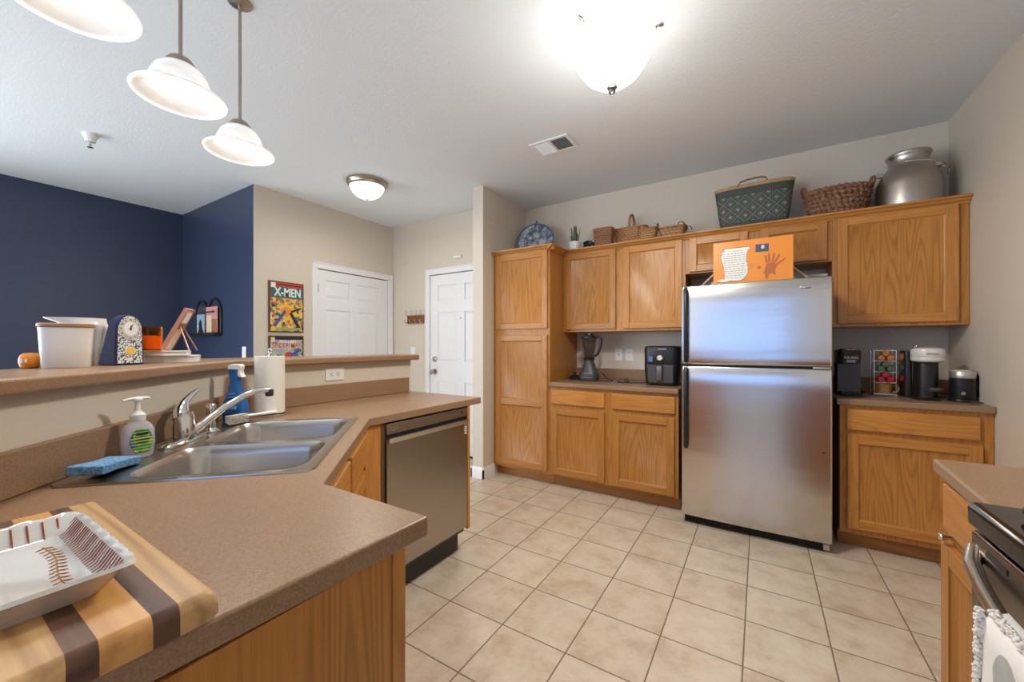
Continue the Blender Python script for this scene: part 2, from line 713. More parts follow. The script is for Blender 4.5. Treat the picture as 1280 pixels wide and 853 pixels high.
def xy(p, q):
    return PQ(p, q)[:2]


def q_at_x(p, x):
    return p - x * R2


cn, cf = xy(PF, q_at_x(PF, LX1)), xy(PB, q_at_x(PB, LX0))
struct('wall_bar', MB().prism([cn, (LX1, 1.985), (LX0, 1.985), cf], 0, 1.134), WALLBEIGE)
struct('wall_southwest', MB().prism([xy(PF, Q0), cn, cf, xy(PB, Q0)], 0, 1.134), WALLBEIGE)
# baseboards
bb = [(0, 0), (.014, 0), (.014, .085), (.006, .105), (0, .105)]


def base_poly(x):
    return bb


m = MB()
m.prism([(XP, 0), (XP + .014, 0), (XP + .014, .085), (XP + .006, .105), (XP, .105)], YP - .014, 3.12, 'y')
m.prism([(YP, 0), (YP - .014, 0), (YP - .014, .085), (YP - .006, .105), (YP, .105)], -2.298, XP + .014, 'x')
m.prism([(-2.284, 0), (-2.298, 0), (-2.298, .085), (-2.29, .105), (-2.284, .105)], YP - .014, YF, 'y')
struct('baseboard_partition', m, WHITE, smooth=30)
m = MB()
m.prism([(XF, 0), (XF + .014, 0), (XF + .014, .085), (XF + .006, .105), (XF, .105)], YB, 2.345, 'y')
struct('baseboard_closet', m, WHITE, smooth=30)
m = MB()
m.prism([(YB, 0), (YB - .014, 0), (YB - .014, .085), (YB - .006, .105), (YB, .105)], XB, XF, 'x')
struct('baseboard_blue', m, WHITE, smooth=30)


# ------------------------------------------------------------------ doors in the foyer
def six_panel(mb, w, h, cols, rows, y0=0, t=.035):
    """Door slab facing -y with raised panels; cols/rows are panel extents."""
    mb.box(0, w, y0 + .012, y0 + t, 0, h)
    xs = [0] + [v for c in cols for v in c] + [w]
    zs = [0] + [v for r in rows for v in r] + [h]
    for i in range(0, len(xs), 2):
        mb.box(xs[i], xs[i + 1], y0, y0 + .012, 0, h)
    for c in cols:
        for i in range(0, len(zs), 2):
            mb.box(c[0], c[1], y0, y0 + .012, zs[i], zs[i + 1])
        for r in rows:
            g = .028
            a = [(c[0] + .004, r[0] + .004), (c[1] - .004, r[0] + .004), (c[1] - .004, r[1] - .004), (c[0] + .004, r[1] - .004)]
            b = [(c[0] + g, r[0] + g), (c[1] - g, r[0] + g), (c[1] - g, r[1] - g), (c[0] + g, r[1] - g)]
            A = [mb.v((p[0], y0 + .0118, p[1])) for p in a]
            B = [mb.v((p[0], y0 + .003, p[1])) for p in b]
            for i in range(4):
                j = (i + 1) % 4
                mb.f([A[i], A[j], B[j], B[i]])
            mb.f(B)


def door_unit(name, M, w, h, cols, rows, hinge_left, knob):
    s = MB(M)
    six_panel(s, w, h, cols, rows)
    o = struct(name, s, WHITE)
    c = MB(M)
    cw = .062
    for y in (-.018,):
        c.box(-cw, -.004, y, .002, 0, h + .008).box(w + .004, w + cw, y, .002, 0, h + .008)
        c.box(-cw, w + cw, y, .002, h + .008, h + .008 + cw)
        c.box(-cw - .004, -cw + .012, y - .006, .001, 0, h + cw + .012).box(w + cw - .012, w + cw + .004, y - .006, .001, 0, h + cw + .012)
        c.box(-cw - .004, w + cw + .004, y - .006, .001, h + cw - .004, h + cw + .012)
    c.build('door_casing', WHITE, o, bevel=.003)
    hx = -.002 if hinge_left else w + .002
    for z in (.2, 1.0, 1.84):
        MB(M).box(hx - .006, hx + .012, -.008, .004, z - .045, z + .045).build('hinge', NICKEL, o)
    if knob:
        k = MB(M)
        k.M = M @ Matrix.Translation((knob, 0, .93)) @ Matrix.Rotation(PI / 2, 4, 'X')
        k.lathe([(0, 0), (.034, 0), (.034, .006), (.012, .012), (.011, .04), (.026, .05), (.029, .062), (.022, .074), (0, .078)], 24)
        k.build('door_knob', NICKEL, o, smooth=40)
        k = MB(M @ Matrix.Translation((knob, 0, 1.075)) @ Matrix.Rotation(PI / 2, 4, 'X'))
        k.lathe([(0, 0), (.032, 0), (.03, .014), (.018, .018), (.017, .024), (0, .024)], 24)
        k.build('deadbolt', NICKEL, o, smooth=40)
        k = MB(M @ Matrix.Translation((w / 2, 0, 1.54)) @ Matrix.Rotation(PI / 2, 4, 'X'))
        k.lathe([(0, 0), (.008, 0), (.008, .003), (0, .003)], 12)
        k.build('peephole', GREY, o)
    return o


RW = [(.26, .82), (1.05, 1.615), (1.745, 1.93)]
door_unit('door_1', Matrix.Translation((XF, 2.42, 0)) @ Matrix.Rotation(PI / 2, 4, 'Z') @ Matrix.Translation((0, .01, 0)),
          .92, 2.035, [(.095, .395), (.48, .78)], RW, True, None)
door_unit('door_2', Matrix.Translation((-3.28, YF + .01, 0)), .91, 2.05, [(.115, .395), (.51, .79)], RW, False, .072)
MB().box(-3.28, -2.37, YF - .005, YF + .02, 0, .018).build('trim_1', BLACKM)['kind'] = 'structure'


# ------------------------------------------------------------------ cabinets
def door_panel(name, parent, x0, x1, z0, z1, mids=(), sw=.052, y=-.02):
    """Recessed-panel oak door, front facing -y; stiles vertical grain, rails horizontal grain."""
    b = MB()
    yb = -.001
    b.mi = 0
    b.box(x0, x0 + sw, y, yb, z0, z1).box(x1 - sw, x1, y, yb, z0, z1)
    b.mi = 1
    zs = [z0, z0 + sw]
    for q in mids:
        zs += [q - sw * .55, q + sw * .55]
    zs += [z1 - sw, z1]
    for i in range(0, len(zs), 2):
        b.box(x0 + sw, x1 - sw, y + .0006, yb, zs[i], zs[i + 1])
    for i in range(1, len(zs) - 1, 2):
        a0, a1 = zs[i], zs[i + 1]
        g = .007
        xa, xb = x0 + sw, x1 - sw
        A = [b.v((px, y + .0045, pz)) for px, pz in ((xa, a0), (xb, a0), (xb, a1), (xa, a1))]
        B = [b.v((px, y + .0150, pz)) for px, pz in ((xa + g, a0 + g), (xb - g, a0 + g), (xb - g, a1 - g), (xa + g, a1 - g))]
        for k in range(4):
            j = (k + 1) % 4
            b.f([A[k], A[j], B[j], B[k]], 0 if k % 2 else 1)
        b.f(B, 2)
    return b.build(name, OAKS, parent, bevel=.0025, seg=2, limit=60)


def drawer_front(parent, x0, x1, z0, z1, y=-.02):
    b = MB()
    b.mi = 0
    b.box(x0, x1, y, -.001, z0, z1)
    return b.build('drawer_front', [OAK_H], parent, bevel=.006, seg=3)


CROWN = [(0, 0), (-.012, 0), (-.016, .010), (-.026, .016), (-.034, .028), (-.046, .033), (-.048, .045), (0, .045)]


def cabinet(name, label, loc, rz, w, z0, z1, d, doors=(), drawers=(), toe=0, crown=None, mids=(), cat='cabinet', group=None, open_front=False):
    t = thing(name, label, cat, loc, rz, group)
    b = MB()
    zz = z0 + toe
    b.box(0, w, .019, d, zz, z1)
    b.build('carcass', [OAK_V], t)
    f = MB()
    f.mi = 0
    f.box(0, .035, 0, .0192, zz, z1).box(w - .035, w, 0, .0192, zz, z1)
    f.box(.035, w - .035, .0004, .0192, zz, z1)
    f.build('face_frame', OAKS, t, bevel=.0015)
    if toe:
        MB().box(0, w, .075, d, z0, zz - .0005).build('toe_kick', [OAK_TOE], t)
    for i, dr in enumerate(doors):
        door_panel('door', t, dr[0], dr[1], dr[2], dr[3], dr[4] if len(dr) > 4 else ())
    for dr in drawers:
        drawer_front(t, *dr)
    if crown:
        x0, x1, left, right, cz = crown
        c = MB()
        c.prism([(p, cz + q) for p, q in CROWN], x0, x1, 'x')
        if right:
            c.prism([(w - p, cz + q) for p, q in CROWN], -.048, right, 'y')
        c.build('crown_moulding', [OAK_H], t, smooth=25)
    return t


UZ, UT = 1.36, 2.10
# pantry
cabinet('pantry_cabinet', 'tall oak pantry cabinet standing against the beige partition wall', (-2.163, 3.125, 0), 0, .598, 0, UT, .609,
        doors=[(.03, .578, .125, 1.328, (.714,)), (.03, .578, 1.388, 2.078)], toe=.095, crown=(0, .646, False, .30, UT - .022))
# wall cabinets
cabinet('wall_cabinet', 'oak wall cabinet with two tall doors above the blender', (-1.564, 3.417, UZ), 0, 1.06, 0, UT - UZ, .317,
        doors=[(.022, .498, .022, .722), (.565, 1.036, .022, .722)], crown=(0.05, 1.06, False, None, UT - UZ - .022))
cabinet('wall_cabinet', 'short oak cabinet with two small doors above the refrigerator', (-.503, 3.417, 1.805), 0, .915, 0, UT - 1.805, .317,
        doors=[(.030, .428, .012, .277), (.505, .887, .012, .277)], crown=(0, .915, False, None, UT - 1.805 - .022))
cabinet('wall_cabinet', 'wide single-door oak wall cabinet at right corner under the milk can', (.413, 3.417, UZ), 0, .632, 0, UT - UZ, .317,
        doors=[(.026, .585, .022, .722)], crown=(0, .632, False, None, UT - UZ - .022))
# base cabinets on the back wall
cabinet('base_cabinet', 'oak base cabinet with two drawers and two doors beside the pantry', (-1.564, 3.125, 0), 0, 1.056, 0, .876, .609,
        doors=[(.022, .498, .118, .692), (.566, 1.03, .118, .692)], drawers=[(.026, .498, .728, .852), (.56, 1.034, .728, .852)], toe=.10)
cabinet('base_cabinet', 'single-door oak base cabinet under the coffee machines', (.413, 3.125, 0), 0, .632, 0, .876, .609,
        doors=[(.034, .588, .135, .700)], drawers=[(.030, .580, .728, .852)], toe=.10)


def counter_bs(name, label, x0, x1):
    o = MB().box(x0, x1, 3.100, 3.735, .876, .914).build(name, LAMINATE, bevel=.008, seg=3)
    tag(o, label, 'countertop')
    MB().box(x0, x1, 3.714, 3.735, .9145, 1.012).build('backsplash', LAMINATE, o, bevel=.004)
    return o


counter_bs('countertop', 'brown laminate worktop carrying the blender and air fryer', -1.564, -.505)
o = counter_bs('countertop', 'brown laminate worktop carrying the coffee machines in the corner', .395, 1.047)

# ------------------------------------------------------------------ peninsula
top = [(-.533, .553), (-.560, -.085), (-1.136, -.085), (LX1 + .0015, LX1 * -1 - 1.2208), (LX1 + .0015, 1.985), (-1.470, 1.985), (-1.470, 1.152), (-.871, .553)]
SQ0, SQ1, SP0, SP1 = 1.10, 1.88, -.832, -.272        # sink outline
B1 = (1.135, 1.445, -.715, -.305)
B2 = (1.485, 1.840, -.715, -.305)


def rrect(x0, x1, y0, y1, r, n=5):
    pts = []
    for cx, cy, a in ((x1 - r, y0 + r, -PI / 2), (x1 - r, y1 - r, 0), (x0 + r, y1 - r, PI / 2), (x0 + r, y0 + r, PI)):
        pts += arc((cx, cy), r, a, a + PI / 2, n)
    return pts


def pen_counter():
    # worktop with a rectangular cut-out for the sink
    b = MB()
    hole = [PQ(SP0 + .02, SQ0 + .02), PQ(SP1 - .02, SQ0 + .02), PQ(SP1 - .02, SQ1 - .02), PQ(SP0 + .02, SQ1 - .02)]
    sides = []
    for z in (.876, .914):
        ov = [b.v((p[0], p[1], z)) for p in top]
        hv = [b.v((p[0], p[1], z)) for p in hole]
        # outer idx: 0 end-front,1 end-back,2 near/diag back,3 diag/leg back,4 leg end wall,5 leg end front,6 diag/leg front,7 near/diag front
        for q in ([ov[0], ov[1], ov[2], hv[0], hv[1], ov[7]], [ov[2], ov[3], hv[3], hv[0]], [ov[3], ov[4], ov[5], ov[6], hv[2], hv[3]], [ov[7], hv[1], hv[2], ov[6]]):
            b.f(q if z > .9 else q[::-1])
        sides.append((ov, hv))
    for k in (0, 1):
        lo, hi = sides[0][k], sides[1][k]
        n = len(lo)
        for i in range(n):
            j = (i + 1) % n
            b.f([lo[i], lo[j], hi[j], hi[i]])
    o = b.build('countertop', LAMINATE, bevel=.007, seg=3)
    tag(o, 'brown laminate peninsula worktop with the cut-out for the steel sink', 'countertop')
    s = MB()
    a = -.8655
    s.prism([xy(a, .62), xy(a, q_at_x(a, LX1 + .0005)), (LX1 + .0005, 1.955), (LX1 + .0205, 1.955), xy(a + .02, q_at_x(a + .02, LX1 + .0205)), xy(a + .02, .62)][::-1], .9145, 1.014)
    s.build('backsplash', LAMINATE, o, bevel=.004)
    return o


pen_counter()

# raised bar top
pn, pf = -.815, -1.135
lx_n, lx_f = -2.035, -2.355
bar = [xy(pn, Q0), xy(pn, q_at_x(pn, lx_n)), (lx_n, 2.02), (lx_f, 2.02), xy(pf, q_at_x(pf, lx_f)), xy(pf, Q0)]
o = MB().prism(bar, 1.1345, 1.172).build('bar_top', LAMINATE, bevel=.010, seg=3)
tag(o, 'raised brown laminate bar top behind the sink', 'countertop')
# laminate corner post where the two bar legs meet
cxp, cyp = LX1, -LX1 - 1.2233

# sink base (diagonal)
cabinet('sink_cabinet', 'oak corner cabinet set diagonally below the sink', PQ(-.25, .995), 3 * PI / 4, .87, 0, .875, .045,
        doors=[(.045, .418, .118, .692), (.452, .83, .118, .692)], drawers=[(.045, .418, .728, .852), (.452, .83, .728, .852)], toe=0)
# cabinet of the near leg
t = cabinet('base_cabinet', 'oak base cabinet under the cutting board, plain panel at its end', (-.56, .505, 0), PI, .33, 0, .875, .57,
            doors=[(.03, .30, .118, .692)], drawers=[(.03, .30, .728, .852)], toe=0)
e = MB()
e.box(-.012, -.0005, .028, .57, .0, .874)
e.build('end_panel', [wood('oak_end_panel', 'z', (.46, .195, .042), (.23, .078, .014), 13, .4)], t)
e = MB()
e.box(-.016, -.0005, 0, .0275, .0, .874)
e.build('end_stile', [OAK_V], t, bevel=.002)

# dishwasher
dw = thing('dishwasher', 'stainless steel dishwasher at the end of the peninsula', 'dishwasher', (-1.485, 1.252, 0), PI / 2)
W = .598
MB().box(.004, W - .004, .012, .56, .13, .865).build('tub', DGREY, dw)
MB().box(0, W, -.012, .011, .158, .795).build('door', STEELDW, dw, bevel=.004)
MB().box(0, W, -.012, .011, .818, .868).build('control_panel', STEELDW, dw, bevel=.003)
MB().box(0, W, .0, .011, .796, .817).build('handle_recess', BLACKM, dw)
hp = MB()
hp.prism([(-.024, .778), (-.012, .772), (-.012, .802), (-.028, .800)], .004, W - .004, 'x')
hp.build('handle', plain('dishwasher_handle', (.62, .59, .54), .3, 1), dw, bevel=.002)
MB().box(.01, W - .01, .055, .08, .012, .130).build('toe_plate', BLACK, dw)
MB().tube([(.03, .30, .0), (.03, .30, .13)], .009, 8).build('foot', BLACK, dw)
MB().tube([(W - .03, .30, .0), (W - .03, .30, .13)], .009, 8).build('foot', BLACK, dw)
for i in range(6):
    MB().box(.36 + i * .026, .372 + i * .026, -.0128, -.0118, .842, .846).build('button', GREY, dw)
MB(Matrix.Translation((.55, -.012, .846)) @ Matrix.Rotation(PI / 2, 4, 'X')).lathe([(0, 0), (.007, 0), (.007, .002), (0, .002)], 12).build('button', BLACK, dw)
lg = MB()
lg.tube([(.035 + .014 * math.cos(a), -.0125, .842 + .008 * math.sin(a)) for a in [i * 2 * PI / 16 for i in range(16)]], .0012, 6, closed=True)
lg.tube([(.05, -.0125, .842), (.062, -.0125, .836), (.072, -.0125, .845)], .0012, 6)
lg.build('badge', GREY, dw)
st = MB().box(.572, .592, -.0128, -.0121, .715, .775).build('sticker', WHITEM, dw)
s2 = MB()
for i in range(4):
    s2.box(.575, .589, -.0132, -.0129, .722 + i * .013, .728 + i * .013)
s2.build('printing', DGREY, dw)
# fillers and end gable beside the dishwasher
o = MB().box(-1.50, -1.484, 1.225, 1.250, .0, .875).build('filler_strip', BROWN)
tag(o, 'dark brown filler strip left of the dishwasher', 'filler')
o = MB().box(-1.51, -1.4845, 1.142, 1.2245, .0, .875).build('oak_filler', [OAK_V])
tag(o, 'narrow oak filler between the sink cabinet and dishwasher', 'filler')
g = MB()
g.prism([(-2.085, 0), (-1.565, 0), (-1.565, .145), (-1.471, .145), (-1.471, .875), (-2.085, .875)], 1.8515, 1.874, 'y')
o = g.build('end_gable', [OAK_V], bevel=.0015)
tag(o, 'oak end panel to the right of the dishwasher', 'panel')

# ------------------------------------------------------------------ sink, faucet
ANG = 3 * PI / 4      # local x runs along q, local -y towards the user (+p)
snk = thing('kitchen_sink', 'double-bowl stainless steel sink set in the diagonal corner of the peninsula', 'sink', PQ(SP1, SQ0, .914), ANG)
SW_, SD_ = SQ1 - SQ0, SP1 - SP0


def loc_rect(b):
    return (b[0] - SQ0, b[1] - SQ0, SP1 - b[3], SP1 - b[2])


b = MB()
outer = rrect(0, SW_, 0, SD_, .03)
ii = rrect(.010, SW_ - .010, .010, SD_ - .010, .025)
b1 = rrect(*loc_rect(B1), .06)
b2 = rrect(*loc_rect(B2), .06)
bm = b.bm
ov0 = [b.v((p[0], p[1], .0006)) for p in outer]
ov1 = [b.v((p[0] * .997 + .001, p[1] * .997 + .001, .005)) for p in outer]
iv = [b.v((p[0], p[1], .0025)) for p in ii]
n = len(outer)
for i in range(n):
    j = (i + 1) % n
    b.f([ov0[i], ov0[j], ov1[j], ov1[i]])
    b.f([ov1[i], ov1[j], iv[j], iv[i]])
h1 = [b.v((p[0], p[1], .0025)) for p in b1]
h2 = [b.v((p[0], p[1], .0025)) for p in b2]
edges = []
for ring in (iv, h1, h2):
    for i in range(len(ring)):
        a_, b_ = ring[i], ring[(i + 1) % len(ring)]
        ed = bm.edges.get((a_, b_)) or bm.edges.new((a_, b_))
        edges.append(ed)
bmesh.ops.triangle_fill(bm, use_beauty=True, use_dissolve=False, edges=edges)
b.build('rim', STEELSINK, snk, smooth=30)
for bb_ in (B1, B2):
    x0, x1, y0, y1 = loc_rect(bb_)
    b = MB()
    prof = [(0, .003), (.004, -.004), (.010, -.03), (.016, -.12), (.03, -.155), (.06, -.168)]
    R_ = []
    for ins, z in prof:
        R_.append([b.v((p[0], p[1], z)) for p in rrect(x0 + ins, x1 - ins, y0 + ins, y1 - ins, max(.06 - ins * .4, .03))])
    for k in range(len(R_) - 1):
        for i in range(len(R_[k])):
            j = (i + 1) % len(R_[k])
            b.f([R_[k][i], R_[k][j], R_[k + 1][j], R_[k + 1][i]])
    b.f(R_[-1])
    bo = b.build('bowl', STEELSINK, snk, smooth=50)
    d = MB()
    d.lathe([(.045, 0), (.043, .004), (.036, .003), (.03, -.004), (0, -.004)], 24, ((x0 + x1) / 2, (y0 + y1) / 2, -.1665))
    d.build('drain', CHROME, bo, smooth=40)

fz = .9175
fc = thing('faucet', 'chrome single-lever faucet on the back ledge of the sink', 'faucet', PQ(-.775, 1.575, fz), ANG)
# local: x along q, y away from the user (towards bar), z up
b = MB()
b.loft([(0, .118, .030, 3), (.007, .118, .030, 3), (.013, .108, .022, 3)], 40, c=(-.04, 0, 0))
b.build('base_plate', CHROME, fc, smooth=40)
b = MB()
b.lathe([(0, .012), (.031, .012), (.031, .055), (.029, .062), (.0285, .082), (.022, .098), (0, .104)], 28, (-.04, 0, 0))
b.build('body', CHROME, fc, smooth=40)
b = MB()
b.tube([(-.045, .005, .075), (-.035, .012, .100), (-.005, .018, .125), (.04, .02, .145), (.085, .02, .158)], [.026, .022, .013, .009, .006], 12)
b.build('lever', CHROME, fc, smooth=50)
b = MB()
b.tube([(-.03, -.022, .030), (-.005, -.045, .055), (.04, -.085, .098), (.085, -.125, .130), (.115, -.155, .144), (.138, -.178, .147), (.148, -.188, .145)], [.014, .014, .0125, .0115, .011, .0115, .012], 14)
sp = b.build('spout', CHROME, fc, smooth=50)
b = MB()
b.lathe([(0, .006), (.0145, .006), (.0145, -.016), (.012, -.020), (0, -.020)], 20, (.152, -.192, .141))
b.build('aerator', DGREY, sp, smooth=40)
sp2 = thing('sink_sprayer', 'chrome pull-out sprayer standing right of the faucet lever', 'sprayer', PQ(-.765, 1.685, fz), ANG)
b = MB()
b.lathe([(0, 0), (.024, 0), (.023, .008), (.015, .014), (.0145, .04), (.016, .075), (.017, .095), (.012, .103), (0, .104)], 24)
b.build('spray_head', CHROME, sp2, smooth=40)
b = MB()
b.lathe([(.0185, .0), (.027, 0), (.027, .004), (.0185, .01)], 24)
b.build('collar', CHROME, sp2, smooth=40)

# ------------------------------------------------------------------ refrigerator
fr = thing('refrigerator', 'stainless steel refrigerator with freezer on top', 'refrigerator', (-.463, 2.955, 0), 0)
FW = .823
MB().box(.012, FW - .012, .075, .745, .03, 1.640).build('cabinet_body', DGREY, fr, bevel=.006)


def fr_door(name, z0, z1):
    pts = [(FW * i / 20, .013 * (2 * i / 20 - 1) ** 2) for i in range(21)]
    poly = pts + [(FW, .07), (0, .07)]
    b = MB()
    nz = 30
    G_ = []
    for k_ in range(nz + 1):
        z_ = z0 + (z1 - z0) * k_ / nz
        lean = .012 * max(0, 1 - (z1 - z_) / .10) ** 2 + .004 * max(0, 1 - (z_ - z0) / .04) ** 2
        G_.append([b.v((x_, y_ + lean, z_)) for x_, y_ in pts] + [b.v((FW, .07, z_)), b.v((0, .07, z_))])
    m_ = len(G_[0])
    for k_ in range(nz):
        for i_ in range(m_):
            j_ = (i_ + 1) % m_
            b.f([G_[k_][i_], G_[k_][j_], G_[k_ + 1][j_], G_[k_ + 1][i_]])
    b.f(G_[0][::-1])
    b.f(G_[-1])
    return b.build(name, STEEL, fr, bevel=.010, seg=4, limit=50)


d1 = fr_door('freezer_door', 1.108, 1.648)
d2 = fr_door('refrigerator_door', .060, 1.096)
for z0, z1, par in ((1.125, 1.630, d1), (.535, 1.080, d2)):
    b = MB()
    b.box(.006, .020, -.016, .010, z0, z1)
    b.build('handle_edge', STEELP, par, bevel=.004)
    b = MB()
    b.tube([(.030, .002, z0), (.030, -.022, z0 + .03), (.030, -.026, (z0 + z1) / 2), (.030, -.022, z1 - .03), (.030, .002, z1)], [.013, .012, .011, .012, .013], 10)
    b.build('handle', BLACK, par, smooth=60)
b = MB()
b.loft([(0, .030, .010, 2), (.004, .030, .010, 2), (.006, .024, .007, 2)], 32)
bo = b.build('badge', CHROME, fr, smooth=40)
bo.location = (.698, .004, 1.590)
bo.rotation_euler = (PI / 2, 0, 0)
b = MB()
b.box(.73, .815, .008, .03, 1.0965, 1.1075)
b.build('hinge', CHROME, fr, bevel=.003)
b = MB(Matrix.Translation((.782, .008, .600)) @ Matrix.Rotation(PI / 2, 4, 'X'))
b.lathe([(0, 0), (.005, 0), (.005, .003), (0, .003)], 12)
b.build('screw_cap', BLACK, fr)
b = MB()
b.box(.015, FW - .012, .055, .075, .004, .056)
for i in range(4):
    b.box(.02, FW - .02, .045, .056, .010 + i * .011, .015 + i * .011)
b.build('toe_grille', BLACK, fr)
b = MB()
b.box(FW - .040, FW - .010, .040, .075, .012, .05)
b.build('foot_cover', plain('foot_grey', (.5, .5, .5), .4), fr, bevel=.004)

# ------------------------------------------------------------------ range wall
ct = MB().prism([(.420, 1.612), (.394, 1.187), (1.047, 1.187), (1.047, 1.612)], .876, .914).build('countertop', LAMINATE, bevel=.008, seg=3)
tag(ct, 'brown laminate worktop beside the range at lower right', 'countertop')
MB().box(1.027, 1.0475, 1.19, 1.61, .9145, 1.012).build('backsplash', LAMINATE, ct, bevel=.004)
rcab = cabinet('base_cabinet', 'oak base cabinet left of the range with a drawer over a door', (.448, 1.598, 0), -PI / 2, .41, 0, .875, .59,
        doors=[(.018, .392, .118, .692)], drawers=[(.03, .392, .73, .858)], toe=.10)
kb = MB()
kb.tube([(.045, -.001, .712), (.045, -.020, .712)], .005, 8)
kb.ball((.045, -.026, .712), (.013, .008, .009), 12, 8)
kb.build('door_latch', CHROME, rcab, smooth=60)
rg = thing('range', 'black and dark stainless electric range at lower right corner', 'range', (.385, 1.184, 0), -PI / 2)
RWD = .76
MB().box(.004, RWD - .004, .02, .64, .03, .872).build('oven_body', BLACK, rg)
b = MB()
b.prism([(-.026, .876), (.01, .872), (.64, .872), (.64, .921), (-.018, .921), (-.027, .912)], 0, RWD, 'x')
b.build('cooktop', BLACKG, rg, bevel=.005, seg=3)
tr = MB()
pts = rrect(.045, RWD - .045, .03, .52, .05)
tr.tube([(p[0], p[1], .9215) for p in pts], .0035, 8, closed=True)
tr.build('cooktop_rim', GREY, rg, smooth=60)
for bx, by, br in ((.21, .16, .10), (.21, .40, .075), (.55, .16, .075), (.55, .40, .10)):
    q = MB()
    q.tube([(bx + br * math.cos(i * PI / 16), by + br * math.sin(i * PI / 16), .9212) for i in range(32)], .0012, 6, closed=True)
    q.build('burner_ring', GREY, rg, smooth=60)
b = MB()
b.box(.004, RWD - .004, -.022, .019, .245, .866)
dr = b.build('oven_door', STEELDK, rg, bevel=.005)
for i in range(5):
    x = .07 + i * .15
    MB().box(x, x + .075, -.0235, -.021, .838, .848).build('vent_slot', BLACKM, dr)
MB().box(.045, RWD - .045, -.0245, -.0215, .30, .752).build('oven_window', BLACKG, dr, bevel=.001)
b = MB()
hb = [(.022 + (RWD - .044) * i / 16, -.022 - .036 * math.sin(PI * i / 16) ** .45, .832 - .050 * math.sin(PI * i / 16) ** .8) for i in range(17)]
b.tube(hb, .0125, 12)
b.build('handle', STEELP, dr, smooth=60)
MB().box(.004, RWD - .004, -.018, .019, .055, .238).build('storage_drawer', STEELDK, rg, bevel=.004)
b = MB()
b.prism([(.585, .921), (.64, .921), (.64, 1.09), (.61, 1.09)], 0, RWD, 'x')
bg = b.build('backguard', BLACK, rg, bevel=.004)
for i in range(4):
    k = MB(Matrix.Translation((.10 + i * .187, .596, 1.0)) @ Matrix.Rotation(PI / 2, 4, 'X'))
    k.lathe([(0, 0), (.022, 0), (.019, .022), (0, .024)], 18)
    k.build('knob', GREY, bg, smooth=40)
for lx in (.05, RWD - .05):
    for ly in (.06, .58):
        MB().tube([(lx, ly, 0), (lx, ly, .035)], .015, 8).build('foot', BLACK, rg)
o = MB()
o.loft([(.9258, .06, .032, 2.4), (.935, .068, .037, 2.4), (.941, .066, .035, 2.4), (.934, .054, .026, 2.4)], 32, c=(.47, 1.10, 0))
o = o.build('small_dish', plain('dark_dish', (.03, .02, .015), .25), smooth=50)
tag(o, 'small black oval dish on the corner of the cooktop', 'dish')


def towel_mat():
    m, nt, b = new_mat('printed_towel')
    tc = node(nt, 'ShaderNodeTexCoord')
    base = (.80, .78, .74)
    col = base

    def blob(c, s, colr, cprev, soft=.15, jag=.35):
        mp = node(nt, 'ShaderNodeMapping')
        mp.inputs['Location'].default_value = tuple(-a / b_ for a, b_ in zip(c, s))
        mp.inputs['Scale'].default_value = tuple(1 / b_ for b_ in s)
        nt.links.new(tc.outputs['Object'], mp.inputs['Vector'])
        vl = node(nt, 'ShaderNodeVectorMath', operation='LENGTH')
        nt.links.new(mp.outputs[0], vl.inputs[0])
        nz = noise(nt, tc.outputs['Object'], 35, 3, .6)
        d = mth(nt, 'ADD', vl.outputs['Value'], mth(nt, 'MULTIPLY', mth(nt, 'SUBTRACT', nz, .5), jag))
        f = mth(nt, 'LESS_THAN', d, 1.0)
        cc = mixc(nt, mth(nt, 'MULTIPLY', nz, .5), colr, (.72, .68, .62))
        return mixc(nt, f, cprev, cc)
    col = blob((.075, 0, -.045), (.028, .5, .036), (.33, .36, .34), col)
    col = blob((.058, 0, -.078), (.010, .5, .012), (.42, .28, .12), col)
    col = blob((.125, 0, -.145), (.05, .5, .048), (.62, .50, .34), col)
    col = blob((.125, 0, -.155), (.010, .5, .014), (.16, .06, .03), col, jag=.1)
    col = blob((.15, 0, -.028), (.022, .5, .012), (.50, .20, .12), col)
    col = blob((.03, 0, -.17), (.016, .5, .045), (.50, .24, .15), col)
    col = blob((.20, 0, -.09), (.02, .5, .03), (.33, .36, .34), col)
    nt.links.new(col, b.inputs['Base Color'])
    b.inputs['Roughness'].default_value = .9
    return m


tw = thing('dish_towel', 'white printed dish towel with fluffy edge hanging on the oven handle', 'towel', (.328, .955, .788), -PI / 2)
b = MB()
NX, NZ = 26, 26
G = []
for k in range(NZ + 1):
    row = []
    for i in range(NX + 1):
        u, w = i / NX, k / NZ
        s_ = w * .62
        if s_ < .035:
            a = s_ / .035 * PI
            y, z = .016 * math.cos(a), .016 * math.sin(a)
            y, z = y - .0, z + .0
            dz = 0
        pth = s_ - .17
        if pth < -.025:
            y, z = .020, pth + .02
        elif pth < .025:
            a = (pth + .025) / .05 * PI
            y, z = .020 * math.cos(a), .006 + .018 * math.sin(a)
        else:
            y, z = -.020 - .010 * math.sin(u * 9) * min(1, (pth - .025) * 6), -(pth - .025)
        x = .005 + .22 * u - .03 * (w - .3) * (1 - u)
        row.append(b.v((x, y, z)))
    G.append(row)
for k in range(NZ):
    for i in range(NX):
        b.f([G[k][i], G[k][i + 1], G[k + 1][i + 1], G[k + 1][i]])
b.build('cloth', towel_mat(), tw, smooth=180, solid=.006)
b = MB()
for k in range(900):
    w = k / 899
    pth = w * .42
    x = .005 - .03 * ((pth + .17) / .62 - .3)
    b.ball((x + random.uniform(-.006, .004), -.024 + random.uniform(-.006, .004), -pth + .022), random.uniform(.0022, .0036), 6, 4)
for k in range(360):
    b.ball((.005 + .22 * k / 359, -.010 + random.uniform(-.008, .004), .022 + random.uniform(-.004, .004)), random.uniform(.0022, .0036), 6, 4)
